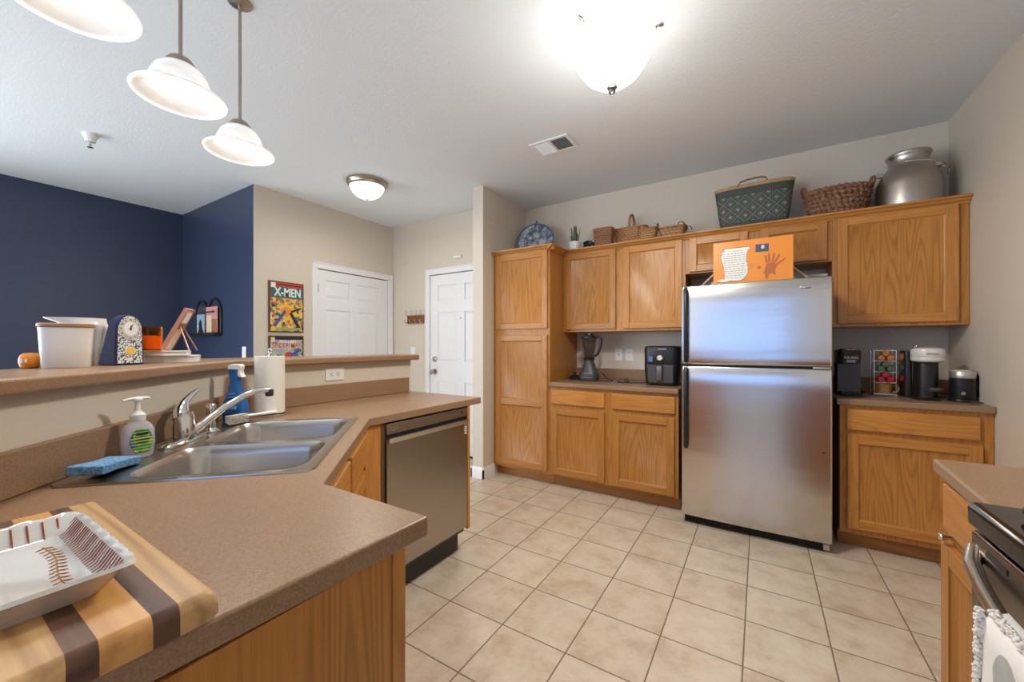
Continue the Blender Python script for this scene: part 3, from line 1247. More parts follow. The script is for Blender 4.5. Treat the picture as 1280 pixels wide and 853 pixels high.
o = b.build('tassel_edge', plain('tassel', (.78, .74, .68), .95), tw, smooth=180)
o['kind'] = 'stuff'

# ------------------------------------------------------------------ window blinds (south window, behind the camera)
BLIND = plain('blind_slat', (.62, .70, .82), .6)
nt_ = BLIND.node_tree
tr_ = node(nt_, 'ShaderNodeBsdfTranslucent')
tr_.inputs[0].default_value = (.50, .62, .82, 1)
ms_ = node(nt_, 'ShaderNodeMixShader')
ms_.inputs[0].default_value = .70
nt_.links.new(nt_.nodes['Principled BSDF'].outputs[0], ms_.inputs[1])
nt_.links.new(tr_.outputs[0], ms_.inputs[2])
nt_.links.new(ms_.outputs[0], nt_.nodes['Material Output'].inputs[0])
bl = thing('window_blind', 'pale horizontal slat blind hanging in the south kitchen window', 'blind', (-1.8, YS + .03, .72))
MB().box(0, 2.7, -.02, .03, 1.36, 1.40).build('head_rail', WHITE, bl)
for i in range(28):
    z = .03 + i * .0475
    MB().prism([(-.006, z - .024), (-.004, z - .024), (.014, z + .024), (.012, z + .024)], .01, 2.69, 'x').build('slat', BLIND, bl)


# ------------------------------------------------------------------ lamps
def lamp_light(parent, z, size, watts):
    d = bpy.data.lights.new('lamp_light', 'AREA')
    d.shape = 'DISK'
    d.size = size
    d.energy = watts
    d.color = LAMP_COL
    o_ = bpy.data.objects.new('lamp_light', d)
    C.objects.link(o_)
    o_.parent = parent
    o_.location = (0, 0, z)


def make_pendant(label, x, y):
    t = thing('pendant_lamp', label, 'pendant lamp', (x, y, ZC), 0, 'pendant lamps over the bar')
    b = MB()
    b.lathe([(0, -.001), (.046, -.001), (.045, -.006), (.030, -.012), (.012, -.016), (0, -.016)], 28)
    b.build('canopy', NICKEL, t, smooth=40)
    b = MB()
    b.tube([(0, 0, -.01), (0, 0, -.515)], .0062, 10)
    b.build('rod', NICKEL, t, smooth=60)
    b = MB()
    b.lathe([(0, -.505), (.014, -.506), (.030, -.516), (.042, -.532), (.045, -.545), (.040, -.546), (0, -.540)], 28)
    b.build('fitter_cap', NICKEL, t, smooth=40)
    z0 = -.540
    o_ = [(.036, 0), (.052, -.006), (.068, -.022), (.079, -.045), (.086, -.066), (.094, -.079), (.110, -.090), (.126, -.099), (.129, -.103), (.127, -.107)]
    i_ = [(.121, -.103), (.106, -.095), (.090, -.085), (.081, -.070), (.074, -.047), (.063, -.026), (.048, -.011), (.034, -.005)]
    b = MB()
    b.lathe([(r, z0 + z) for r, z in o_ + i_], 48)
    b.build('glass_shade', ALABASTER, t, smooth=60)
    b = MB()
    b.ball((0, 0, z0 - .058), (.027, .027, .032), 16, 10)
    b.build('bulb', BULB, t, smooth=80)
    lamp_light(t, z0 - .100, .12, LAMP_PENDANT_W)
    return t


p0 = make_pendant('third pendant lamp, smallest in view, nearest the sink corner of the bar', -1.89, .815)
p1 = dup(p0, 'middle pendant lamp of the row over the bar')
p1.location = (-1.641, .529, ZC)
p2 = dup(p0, 'nearest pendant lamp, its shade cut off by the top of the photo')
p2.location = (-1.405, .238, ZC)

k = thing('ceiling_lamp', 'large glass bowl ceiling lamp over the middle of the kitchen', 'ceiling lamp', (-.574, 1.78, ZC))
b = MB()
b.lathe([(0, -.001), (.085, -.001), (.082, -.016), (.03, -.03), (.012, -.034), (.012, -.07), (0, -.07)], 28)
b.build('canopy', NICKEL, k, smooth=40)
b = MB()
b.lathe([(.186, -.060), (.188, -.064), (.186, -.090), (.176, -.135), (.156, -.185), (.122, -.232), (.075, -.268), (.028, -.284), (0, -.286),
         (0, -.281), (.027, -.279), (.073, -.263), (.118, -.228), (.151, -.182), (.170, -.133), (.180, -.089), (.181, -.062)], 48)
b.build('glass_bowl', BOWLGLASS, k, smooth=60)
b = MB()
b.lathe([(0, -.284), (.022, -.285), (.023, -.294), (.014, -.300), (.018, -.306), (.014, -.316), (.005, -.322), (.005, -.330), (0, -.332)], 20)
b.build('finial', plain('dark_nickel', (.16, .15, .14), .35, 1), k, smooth=40)
for a in (.12, 2.25, 4.36):
    ca, sa = math.cos(a), math.sin(a)
    b = MB()
    b.tube([(.184 * ca, .184 * sa, -.075), (.205 * ca, .205 * sa, -.075)], .006, 8)
    b.tube([(.205 * ca, .205 * sa, -.075), (.222 * ca, .222 * sa, -.075)], [.011, .008], 10)
    b.tube([(.07 * ca, .07 * sa, -.02), (.182 * ca, .182 * sa, -.062), (.190 * ca, .190 * sa, -.085)], .004, 6)
    b.build('bracket', STEELP, k, smooth=50)

lamp_light(k, -.335, .30, LAMP_KITCHEN_W)
pd = bpy.data.lights.new('lamp_light', 'POINT')  # added fill light hanging below the bowl, lifts ceiling and upper walls
pd.energy = LAMP_KITCHEN_W * .40
pd.color = (1, .95, .87)
pd.shadow_soft_size = .12
po = bpy.data.objects.new('lamp_light', pd)
C.objects.link(po)
po.parent = k
po.location = (0, 0, -.50)

k = thing('ceiling_lamp', 'small flush ceiling lamp with metal ring in the foyer', 'ceiling lamp', (-3.006, 2.33, ZC))
b = MB()
b.lathe([(0, -.001), (.178, -.001), (.178, -.016), (.170, -.026), (.165, -.042), (.152, -.050), (.146, -.044), (.146, -.02), (0, -.02)], 44)
b.build('metal_ring', NICKEL, k, smooth=30)
b = MB()
b.lathe([(.148, -.040), (.142, -.066), (.122, -.100), (.090, -.128), (.050, -.146), (.012, -.152), (0, -.152)], 40)
b.build('glass_dome', BOWLGLASS, k, smooth=60)
b = MB()
b.lathe([(0, -.150), (.010, -.151), (.010, -.158), (.004, -.164), (0, -.165)], 14)
b.build('finial', NICKEL, k, smooth=40)

lamp_light(k, -.168, .25, LAMP_FOYER_W)

# vent, sprinkler
v = thing('ceiling_vent', 'white air vent grille in the kitchen ceiling', 'vent', (-1.286, 2.63, ZC))
b = MB()
for a in ((-.152, .152, -.104, -.082), (-.152, .152, .082, .104), (-.152, -.128, -.082, .082), (.128, .152, -.082, .082), (-.008, .008, -.082, .082)):
    b.box(a[0], a[1], a[2], a[3], -.010, -.001)
b.build('frame', WHITE, v, bevel=.002)
MB().box(-.128, .128, -.082, .082, -.002, -.001).build('duct', BLACKM, v)
for i in range(11):
    y = -.075 + i * .015
    for x0, x1 in ((-.128, -.008), (.008, .128)):
        k_ = .3 if x0 < 0 else -1
        MB().prism([(y - .004 * k_, -.003), (y + .005 * k_, -.010), (y + .007 * k_, -.010), (y - .002 * k_, -.003)], x0, x1, 'x').build('louver', WHITE, v)
s = thing('fire_sprinkler', 'white fire sprinkler head on the ceiling in front of the navy wall', 'sprinkler', (-3.957, .768, ZC))
b = MB()
b.lathe([(0, -.001), (.045, -.001), (.042, -.010), (.030, -.035), (.028, -.055), (0, -.055)], 28)
b.build('cup', WHITE, s, smooth=40)
b = MB()
b.tube([(0, 0, -.05), (0, 0, -.075)], .008, 8)
b.tube([(-.012, 0, -.055), (-.014, 0, -.075), (0, 0, -.09), (.014, 0, -.075), (.012, 0, -.055)], .0025, 6)
b.lathe([(0, -.088), (.016, -.089), (.016, -.092), (0, -.092)], 14)
b.build('deflector', STEELP, s, smooth=40)


# ------------------------------------------------------------------ electrical plates
def plate(name, label, cat, M, kind):
    """Plate facing local -y; M places it."""
    t = thing(name, label, cat)
    t.matrix_basis = M
    w, h = (.118, .076) if kind == 'wide' else (.072, .116)
    b = MB()
    b.box(-w / 2, w / 2, -.006, -.0005, -h / 2, h / 2)
    b.build('plate', PLASTIC, t, bevel=.003)
    if kind in ('outlet', 'wide'):
        for s_ in (-1, 1):
            Mx = Matrix.Translation((s_ * .021, 0, 0)) @ Matrix.Rotation(PI / 2, 4, 'Y') if kind == 'wide' else Matrix.Translation((0, 0, s_ * .021))
            b = MB(Mx)
            b.box(-.015, .015, -.0085, -.006, -.014, .014)
            r_ = b.build('receptacle', PLASTIC, t, bevel=.002)
            b = MB(Mx)
            b.box(-.008, -.0055, -.0088, -.0084, -.004, .007)
            b.box(.0055, .008, -.0088, -.0084, -.004, .007)
            b.box(-.002, .002, -.0088, -.0084, -.010, -.006)
            b.build('slots', BLACKM, r_)
    elif kind == 'switch':
        b = MB()
        b.prism([(-.006, -.012), (-.012, -.004), (-.006, .012)], -.005, .005, 'x')
        b.build('toggle', PLASTIC, t)
    elif kind == 'jack':
        b = MB(Matrix.Rotation(PI / 2, 4, 'X'))
        b.lathe([(0, .005), (.007, .005), (.007, .012), (0, .012)], 12)
        b.build('jack', GREY, t, smooth=40)
    return t


T = Matrix.Translation
RZ = lambda a: Matrix.Rotation(a, 4, 'Z')
plate('wall_jack_plate', 'ivory wall plate with one small jack, left of the outlet behind the blender', 'wall plate', T((-1.137, YN, 1.148)), 'jack')
plate('wall_outlet', 'ivory wall outlet between the jack plate and the air fryer', 'outlet', T((-1.038, YN, 1.148)), 'outlet')
plate('wall_outlet', 'white horizontal outlet on the half wall under the bar top', 'outlet', T((LX1, 1.395, 1.072)) @ RZ(PI / 2), 'wide')
plate('light_switch', 'white switch plate on the foyer wall left of the entry door', 'switch', T((-3.555, YF, 1.155)), 'switch')
plate('light_switch', 'white switch plate at the right edge of the navy wall', 'switch', T((-4.085, YB, 1.165)), 'switch')
plate('wall_outlet', 'ivory outlet behind the pod rack and the white coffee machine', 'outlet', T((.735, YN, 1.12)), 'outlet')
b = MB(T((-2.85, YF, 2.225)))
b.prism([(0, -.018), (-.022, -.014), (-.026, .006), (-.012, .018), (0, .018)], -.055, .055, 'x')
o = b.build('door_chime', WHITE, bevel=.004)
tag(o, 'small white box on the wall above the entry door', 'chime')

# coat hooks
h = thing('coat_rack', 'small dark wooden coat rack with metal hooks beside the entry door', 'coat rack', (-3.64, YF, 1.548))
b = MB()
b.box(0, .272, -.020, -.0005, -.050, .050)
b.build('board', RACKWOOD, h, bevel=.004)
b = MB()
for i in range(6):
    x = .01 + i * .044
    b.tube([(x, -.022, -.042), (x + .032, -.022, .042)], .003, 6)
    b.tube([(x + .032, -.0225, -.042), (x, -.0225, .042)], .003, 6)
b.build('lattice', plain('lattice', (.10, .035, .015), .5), h)
for x in (.015, .10, .185, .262):
    b = MB()
    b.tube([(x, -.02, .03), (x, -.05, .055), (x, -.055, .085), (x, -.05, .095)], .0045, 8)
    b.tube([(x, -.02, -.03), (x, -.06, -.045), (x, -.075, -.020)], .0045, 8)
    b.ball((x, -.05, .097), .009, 8, 6)
    b.ball((x, -.075, -.016), .008, 8, 6)
    b.build('hook', STEELP, h, smooth=60)

# ------------------------------------------------------------------ wall art


def flat(parent, name, poly, mat, y, t=.0006):
    """Thin printed shape on a face that looks along local -y; poly in x,z."""
    b = MB()
    b.prism(poly, y - t, y, 'y')
    return b.build(name, mat, parent)


def colour(name, c, r=.55):
    return plain('ink_' + name, c, r)


INK = {k_: colour(k_, v_) for k_, v_ in dict(red=(.55, .035, .025), yellow=(.75, .48, .05), teal=(.05, .34, .36), white=(.80, .78, .72), black=(.015, .014, .016),
       blue=(.035, .085, .30), orange=(.72, .25, .03), olive=(.33, .36, .09), skin=(.65, .40, .22), brown=(.20, .07, .03), grey=(.30, .36, .36), cream=(.70, .60, .38), pink=(.62, .28, .26), sky=(.32, .45, .55)).items()}


def patch_mat(name, cols, scale):
    m, nt, b = new_mat(name)
    v_ = obj_coord(nt)
    vo = node(nt, 'ShaderNodeTexVoronoi')
    vo.inputs['Scale'].default_value = scale
    nt.links.new(v_, vo.inputs['Vector'])
    sp_ = node(nt, 'ShaderNodeSeparateXYZ')
    nt.links.new(vo.outputs['Color'], sp_.inputs[0])
    r_ = node(nt, 'ShaderNodeValToRGB')
    r_.color_ramp.interpolation = 'CONSTANT'
    els = r_.color_ramp.elements
    while len(els) < len(cols):
        els.new(.5)
    for i_, (e_, c_) in enumerate(zip(els, cols)):
        e_.position = i_ / len(cols)
        e_.color = (*c_, 1)
    nt.links.new(sp_.outputs[0], r_.inputs[0])
    nt.links.new(r_.outputs[0], b.inputs['Base Color'])
    b.inputs['Roughness'].default_value = .5
    return m


ARTA = patch_mat('abstract_warm_print', ((.72, .45, .06), (.60, .36, .06), (.05, .05, .05), (.70, .58, .32), (.08, .16, .16), (.50, .12, .04), (.75, .50, .10)), 38)
ARTB = patch_mat('abstract_cool_print', ((.34, .40, .40), (.30, .36, .38), (.42, .46, .44), (.12, .14, .16), (.36, .40, .36), (.55, .48, .30)), 30)


def poster(label, y0, z0, w, hh):
    t = thing('wall_poster', label, 'poster', (XF, y0, z0), PI / 2, 'comic posters on the foyer wall')
    MB().box(0, w, -.016, -.0005, 0, hh).build('board', colour('edge', (.10, .035, .02)), t, bevel=.002)
    return t


rt = (PI / 2, 0, 0)
t = poster('upper comic poster with white X-MEN title beside the closet door', 1.924, 1.362, .333, .488)
MB().box(.012, .321, -.0172, -.0161, .012, .476).build('print', ARTA, t)
MB().box(.012, .321, -.0182, -.0173, .440, .476).build('banner', INK['red'], t)
MB().box(.012, .321, -.0182, -.0173, .330, .439).build('title_band', colour('dkteal', (.045, .11, .10)), t)
text('X-MEN', .112, INK['teal'], t, (.180, -.0184, .380), rt, sx=.74, bold=.005)
text('X-MEN', .112, INK['white'], t, (.176, -.0190, .385), rt, sx=.74, bold=.002)
MB().box(.016, .058, -.0190, -.0183, .425, .472).build('corner_box', INK['white'], t)
MB().box(.07, .31, -.0190, -.0183, .452, .462).build('caption_line', INK['black'], t)
c = [(.17 + (.125 if i % 2 else .075) * math.cos(i * PI / 9), .195 + (.105 if i % 2 else .065) * math.sin(i * PI / 9)) for i in range(18)]
flat(t, 'burst', c, INK['yellow'], -.0173)
flat(t, 'swirl', [(.10, .21), (.15, .25), (.20, .235), (.215, .19), (.17, .15), (.12, .16)], INK['orange'], -.0180)
flat(t, 'stripe', [(.03, .06), (.06, .05), (.16, .20), (.14, .215)], INK['blue'], -.0181)
flat(t, 'stripe', [(.30, .05), (.27, .04), (.19, .18), (.21, .20)], INK['black'], -.0181)
flat(t, 'stripe', [(.06, .17), (.11, .14), (.12, .16), (.07, .20)], INK['blue'], -.0182)
flat(t, 'stripe', [(.20, .21), (.30, .25), (.31, .235), (.21, .19)], INK['black'], -.0182)
MB().box(.06, .27, -.0185, -.0178, .018, .046).build('caption_box', INK['olive'], t)
t = poster('lower comic poster partly hidden behind the bar top', 1.924, .842, .333, .488)
MB().box(.012, .321, -.0172, -.0161, .012, .476).build('print', ARTB, t)
MB().box(.012, .321, -.0182, -.0173, .448, .476).build('banner', INK['black'], t)
text('AMAZING', .034, INK['white'], t, (.175, -.0185, .428), rt, sx=1.1, bold=.001)
text('SPIDER-MAN', .060, INK['white'], t, (.168, -.0184, .388), rt, sx=.86, bold=.004)
text('SPIDER-MAN', .060, INK['red'], t, (.170, -.0190, .390), rt, sx=.86, bold=.0015)
MB().box(.016, .052, -.0190, -.0183, .425, .472).build('corner_box', INK['cream'], t)
flat(t, 'swirl', [(.12, .27), (.16, .33), (.21, .325), (.22, .28), (.17, .24)], INK['red'], -.0178)
flat(t, 'stripe', [(.19, .31), (.30, .355), (.31, .34), (.21, .285)], INK['blue'], -.0181)
flat(t, 'stripe', [(.10, .25), (.14, .30), (.16, .28), (.13, .22)], INK['yellow'], -.0180)

# arched wire shelf pair on the navy wall
a = thing('arched_wall_shelf', 'black double-arched wire shelf holding cards on the navy wall', 'wall shelf', (-5.147, YB, 1.345))


def arch_pts(x0, x1, zt, y):
    r_ = (x1 - x0) / 2
    pts = [(x0, y, 0), (x0, y, zt - r_ * 1.15)]
    pts += [((x0 + x1) / 2 + r_ * math.cos(q), y, zt - r_ * 1.15 + r_ * 1.15 * math.sin(q)) for q in [PI - i * PI / 14 for i in range(1, 14)]]
    return pts + [(x1, y, zt - r_ * 1.15), (x1, y, 0)]


for x0, x1 in ((0, .296), (.308, .608)):
    b = MB()
    b.tube(arch_pts(x0 + .004, x1 - .004, .365, -.010), .011, 8)
    b.tube([(x0, -.075, .012), (x1, -.075, .012)], .008, 8)
    b.tube([(x0, -.01, .012), (x0, -.075, .012)], .007, 8)
    b.tube([(x1, -.01, .012), (x1, -.075, .012)], .007, 8)
    b.build('wire_frame', IRON, a, smooth=60)
    MB().box(x0, x1, -.078, -.001, -.010, .006).build('shelf', IRON, a, bevel=.002)
MB().tube([(.300, -.07, .225), (.600, -.07, .225)], .006, 8).build('cross_bar', IRON, a)
MB().box(.004, .292, -.003, -.001, .0, .30).build('backing', plain('grey_mesh', (.055, .06, .08), .6), a)
c1 = thing('photo_card', 'pale blue card standing in the left arch of the wire shelf', 'card', (-5.147 + .10, YB - .03, 1.352))
MB().box(0, .19, -.004, 0, 0, .205).build('card', INK['sky'], c1)
flat(c1, 'print', [(.03, 0.0), (.06, .06), (.05, .11), (.09, .16), (.12, .13), (.13, .07), (.16, .03), (.16, 0)], INK['black'], -.0042)
flat(c1, 'print', [(.01, .07), (.05, .085), (.05, .10), (.01, .09)], INK['white'], -.0045)
c2 = thing('photo_card', 'pink and brown card standing in the right arch of the wire shelf', 'card', (-5.147 + .325, YB - .03, 1.352))
MB().box(0, .26, -.004, 0, 0, .275).build('card', INK['pink'], c2)
flat(c2, 'print', [(.02, 0), (.13, 0), (.13, .19), (.02, .19)], INK['cream'], -.0042)
flat(c2, 'print', [(.13, 0), (.25, 0), (.25, .15), (.13, .15)], colour('rust', (.33, .13, .06)), -.0043)
flat(c2, 'print', [(.14, .225), (.165, .25), (.19, .225), (.165, .20)], INK['red'], -.0044)

# ------------------------------------------------------------------ cutting board and dish on the near counter
cb = thing('cutting_board', 'thick striped wooden cutting board on the near end of the peninsula', 'cutting board', (-1.048, .210, .9145))
y = 0
strips = [(.036, MAPLE), (.023, WALNUT), (.040, CHERRY), (.022, WALNUT), (.040, MAPLE), (.022, WALNUT), (.040, CHERRY), (.023, WALNUT), (.036, MAPLE)]
for i, (w_, mt) in enumerate(strips):
    b = MB()
    z0, z1, r_ = 0, .0375, .010
    prof = [(-y - w_, z0), (-y, z0), (-y, z1), (-y - w_, z1)]
    if i == 0:
        prof = [(-y - w_, z0), (-y - .006, z0)] + arc((-y - r_, z1 - r_), r_, 0, PI / 2, 5) + [(-y - w_, z1)]
        prof.insert(2, (-y, z0 + .006))
    # round the short ends by lofting a few scaled slices
    sl = [(.0, .010), (.0022, .0045), (.006, .0012), (.010, 0)]
    xs = [(p, q) for p, q in sl] + [(.508 - p, q) for p, q in sl[::-1]]
    rings = []
    for x, q in xs:
        rings.append([b.v((x, py, pz - (q if pz > .02 else -q * .5))) for py, pz in prof])
    for k in range(len(rings) - 1):
        for j in range(len(prof)):
            j2 = (j + 1) % len(prof)
            b.f([rings[k][j], rings[k][j2], rings[k + 1][j2], rings[k + 1][j]])
    b.f(rings[0])
    b.f(rings[-1])
    b.build('wood_strip', mt, cb, smooth=40)
    y += w_

ds = thing('serving_dish', 'white scalloped ceramic dish with red rim stripes on the cutting board', 'dish', (-.885, .160, .9525))
b = MB()
LX, LY = .262, .222


def dish_ring(ins, z, amp):
    pts = rrect(ins, LX - ins, -LY + ins, -ins, .016, 4)
    out = []
    # resample along the straight edges to scallop them
    dense = []
    for i in range(len(pts)):
        p, q = Vector(pts[i]), Vector(pts[(i + 1) % len(pts)])
        n_ = 48 if (q - p).length > .08 else 1
        dense += [p.lerp(q, k_ / n_) for k_ in range(n_)]
    c_ = Vector((LX / 2, -LY / 2))
    L_ = 0
    for i, p in enumerate(dense):
        a_ = math.cos(L_ / .019 * PI)
        L_ += (dense[(i + 1) % len(dense)] - p).length
        d_ = (p - c_).normalized()
        out.append(b.v((p.x + d_.x * amp * a_, p.y + d_.y * amp * a_, z + amp * .45 * a_)))
    return out


rg_ = [dish_ring(.030, .0015, 0), dish_ring(.022, .0, 0), dish_ring(.004, .026, .001), dish_ring(-.003, .030, .0014), dish_ring(0, .034, .0014), dish_ring(.006, .0315, .0012),
       dish_ring(.020, .012, .0008), dish_ring(.030, .008, 0)]
for k in range(len(rg_) - 1):
    nn = len(rg_[k])
    for i in range(nn):
        j = (i + 1) % nn
        b.f([rg_[k][i], rg_[k][j], rg_[k + 1][j], rg_[k + 1][i]])
b.f(rg_[0][::-1])
b.f(rg_[-1])
b.build('dish_body', CERAMICG, ds, smooth=60)
RED = plain('red_glaze', (.33, .055, .03), .2)
OCHRE = plain('ochre_glaze', (.42, .16, .03), .25)
st_ = MB()
for i in range(38):
    x = .020 + (LX - .04) * i / 37
    for y0, y1 in ((-.008, -.028),):
        st_.prism([(x - .0010, -.0068), (x + .0010, -.0068), (x + .0009, -.027), (x - .0009, -.027)][::-1], 0, .001)
# lay the stripes on the sloped walls: build as tubes instead
st_.bm.free()
for side in ('far', 'left', 'right'):
    st_ = MB()
    if side == 'far':
        for i in range(28):
            x = .022 + (LX - .044) * i / 27
            st_.tube([(x, -.0075, .0305), (x, -.019, .0145), (x, -.026, .0106)], [.00075, .0007, .0004], 6)
    elif side == 'left':
        for i in range(13):
            yy = -.024 - (LY - .05) * i / 12
            st_.tube([(.0075, yy, .0305), (.019, yy, .0145), (.026, yy, .0106)], [.0011, .0010, .0005], 6)
    else:
        for i in range(3):
            yy = -.06 - (LY - .12) * i / 2
            st_.tube([(LX - .0075, yy, .0305), (LX - .019, yy, .0145)], [.0011, .0008], 6)
    st_.build('rim_stripes', RED, ds)
sp_ = MB()
yc = -.044
pts = [(.052 + .165 * i / 12, yc + .004 * math.sin(i * .5), .0086) for i in range(13)]
sp_.tube(pts, .0007, 6)
for i in range(14):
    x = .056 + .155 * i / 13
    for s_ in (-1, 1):
        y0 = yc + .004 * math.sin((x - .052) / .165 * 6)
        sp_.tube([(x, y0, .0086), (x + .005, y0 + s_ * .005, .0088), (x + .006, y0 + s_ * .0082, .0086)], [.0004, .0008, .0003], 6)
sp_.build('painted_sprig', OCHRE, ds)

# ------------------------------------------------------------------ things around the sink
zs = .9175
soap = thing('soap_dispenser', 'clear pump soap bottle with green label on the sink ledge', 'soap dispenser', PQ(-.795, 1.345, zs), 1.68)
b = MB()
b.loft([(0, .030, .019, 2.6), (.006, .034, .022, 2.6), (.04, .038, .024, 2.5), (.075, .037, .023, 2.4), (.092, .030, .020, 2.3), (.103, .018, .016, 2), (.108, .014, .014, 2)], 36)
sbt = plain('soap_clear', (.70, .68, .76), .12)
sbt.node_tree.nodes['Principled BSDF'].inputs['Alpha'].default_value = .55
b.build('bottle', sbt, soap, smooth=60)
b = MB()
b.loft([(.014, .0376, .0245, 2.5), (.03, .0388, .0250, 2.5), (.05, .0390, .0250, 2.5), (.075, .0378, .0240, 2.4), (.084, .034, .0224, 2.4)], 36)
lb = patch_mat('soap_label', ((.12, .32, .06), (.36, .46, .05), (.06, .20, .16), (.16, .30, .40), (.24, .42, .08), (.50, .55, .12)), 70)
lbl = MB()
for k in range(8):
    z0, z1 = .016 + k * .0085, .016 + (k + 1) * .0085
    def wz(z):
        return .026 * math.sin(PI * min(max((z - .012) / .074, 0.12), .92)) ** .5
    def yz(x, z):
        a_ = .0385 if z < .06 else .0378
        return -.0255 * (1 - min(abs(x) / a_, .98) ** 2.5) ** .4
    N_ = 10
    R0 = [(-wz(z0) + 2 * wz(z0) * i / N_) for i in range(N_ + 1)]
    R1 = [(-wz(z1) + 2 * wz(z1) * i / N_) for i in range(N_ + 1)]
    A = [lbl.v((x, yz(x, z0), z0)) for x in R0]
    B = [lbl.v((x, yz(x, z1), z1)) for x in R1]
    for i in range(N_):
        lbl.f([A[i], A[i + 1], B[i + 1], B[i]])
b.bm.free()
lbl.build('label', lb, soap, smooth=60, solid=.0006)
bars = MB()
for z, w_ in ((.066, .014), (.052, .016), (.044, .014)):
    bars.box(-w_, w_, -.0268, -.0262, z, z + (.007 if z > .06 else .003))
bars.build('label_print', [INK['black']], soap)
b = MB()
b.lathe([(.0165, .104), (.0175, .108), (.0175, .122), (.010, .130), (.007, .134), (.006, .158), (.010, .160), (.012, .166), (.010, .170), (0, .171)], 24)
b.build('pump_collar', PLASTIC, soap, smooth=40)
b = MB()
b.tube([(-.034, 0, .165), (-.018, 0, .168), (0, 0, .169), (.020, 0, .168), (.026, 0, .166)], [.0045, .006, .008, .007, .005], 10, flat=.6)
b.build('pump_nozzle', PLASTIC, soap, smooth=60)

spg = MB()
spg.bm.free()
def sponge_mat():
    m, nt, b_ = new_mat('blue_sponge')
    v_ = obj_coord(nt)
    n1 = noise(nt, v_, 170, 4, .7)
    c_ = ramp(nt, n1, [(.32, (.03, .10, .24)), (.47, (.12, .30, .56)), (.7, (.28, .48, .70))])
    nt.links.new(c_, b_.inputs['Base Color'])
    b_.inputs['Roughness'].default_value = .9
    bump(nt, b_, n1, 1, .004)
    return m


sg = MB()
outl = []
for i in range(25):
    t_ = i / 24
    outl.append((-.075 + .15 * t_, .036 - .006 * math.sin(PI * t_) * 0))
top_ = [(-.075 + .15 * i / 16, .033 + .0035 * math.cos(2 * PI * i / 16)) for i in range(17)]
bot_ = [(-.075 + .15 * i / 16, -.033 - .0035 * math.cos(2 * PI * i / 16)) for i in range(17)]
sg.prism(bot_ + top_[::-1], 0, .022)
sgo = sg.build('sponge', sponge_mat(), bevel=.004, seg=3)
sgo.location = PQ(-.775, 1.195, zs + .0085)
sgo.rotation_euler = (.05, .10, 3 * PI / 4 + .08)
tag(sgo, 'blue cellulose sponge lying on the sink rim by the soap', 'sponge')

sb = thing('spray_bottle', 'blue spray cleaner bottle with white trigger by the paper towel', 'spray bottle', (-1.885, .797, .915), .5627)
b = MB()
b.loft([(0, .046, .020, 3), (.008, .050, .024, 3), (.05, .052, .025, 2.8), (.085, .046, .024, 2.6), (.125, .030, .020, 2.3), (.165, .022, .018, 2.2), (.205, .0235, .018, 2.6), (.222, .0245, .018, 3)], 40)
b.build('bottle', plain('blue_bottle', (.012, .11, .36), .22), sb, smooth=60)
b = MB()
b.prism([(-.026, .220), (-.026, .236), (-.010, .243), (.024, .243), (.030, .236), (.030, .225), (.026, .215), (.030, .200), (.038, .188), (.030, .184), (.018, .192), (.010, .205), (.006, .220)], -.014, .014, 'y')
b.build('trigger_head', PLASTIC, sb, bevel=.003)
b = MB()
for z, x0, x1 in ((.118, -.012, .010), (.105, -.014, .012), (.075, -.020, .018)):
    b.box(x0, x1, -.0262, -.0255 + .006, z, z + .003)
for k_ in range(4):
    b.box(-.022 + k_ * .011, -.014 + k_ * .011, -.0268, -.020, .055, .068)
b.build('label_print', plain('pale_blue_print', (.18, .50, .78), .4), sb)
b = MB()
b.box(-.028, .030, -.0264, -.020, .018, .040)
b.build('label_band', plain('dark_blue_print', (.015, .05, .17), .4), sb)

pt = thing('paper_towel', 'white paper towel roll on a wire stand in the counter corner', 'paper towel', (-1.925, .955, .915))
b = MB()
b.lathe([(.020, .012), (.061, .012), (.061, .272), (.020, .272), (.020, .012)], 40)
def tissue():
    m, nt, b_ = new_mat('quilted_paper')
    v_ = obj_coord(nt)
    vo = node(nt, 'ShaderNodeTexVoronoi')
    vo.inputs['Scale'].default_value = 110
    nt.links.new(v_, vo.inputs['Vector'])
    b_.inputs['Base Color'].default_value = (.80, .76, .70, 1)
    b_.inputs['Roughness'].default_value = .9
    bump(nt, b_, vo.outputs['Distance'], .35, .002)
    return m
b.build('roll', tissue(), pt, smooth=50)
b = MB()
b.lathe([(0, 0), (.066, 0), (.066, .008), (0, .010)], 32)
b.build('stand_base', CHROME, pt, smooth=40)
b = MB()
b.tube([(0, 0, .008), (0, 0, .285)], .005, 8)
b.tube([(.012 * math.cos(q), 0, .297 + .012 * math.sin(q)) for q in [i * 2 * PI / 14 for i in range(14)]], .003, 6, closed=True)
b.build('stand_rod', CHROME, pt, smooth=60)

br = thing('dish_brush', 'white handled dish brush lying on the sink corner', 'brush', PQ(-.757, 1.80, .932), 3 * PI / 4 - .55)
b = MB()
b.tube([(.0, 0, .010), (.03, 0, .012), (.07, 0, .010), (.12, 0, .008), (.18, 0, .006), (.215, 0, .004), (.222, 0, .004)], [.016, .016, .008, .0085, .012, .010, .004], 12, flat=.7)
b.build('handle', PLASTIC, br, smooth=60)
b = MB()
b.tube([(.07, .003, .0165), (.11, .003, .0155)], [.004, .003], 8)
b.build('grip_inlay', plain('teal_inlay', (.02, .25, .40), .4), br, smooth=60)
b = MB()
for i in range(10):
    for j in range(5):
        x, z_ = -.014 + i * .0068, -.001 + j * .0055
        b.tube([(x, -.006, z_ + .001), (x * 1.18 + random.uniform(-.002, .002), -.036 + random.uniform(-.003, .002), (z_ - .01) * 1.5 + .008)], [.0030, .0026], 5)
o = b.build('bristles', plain('bristle', (.72, .68, .58), .8), br)
o['kind'] = 'stuff'

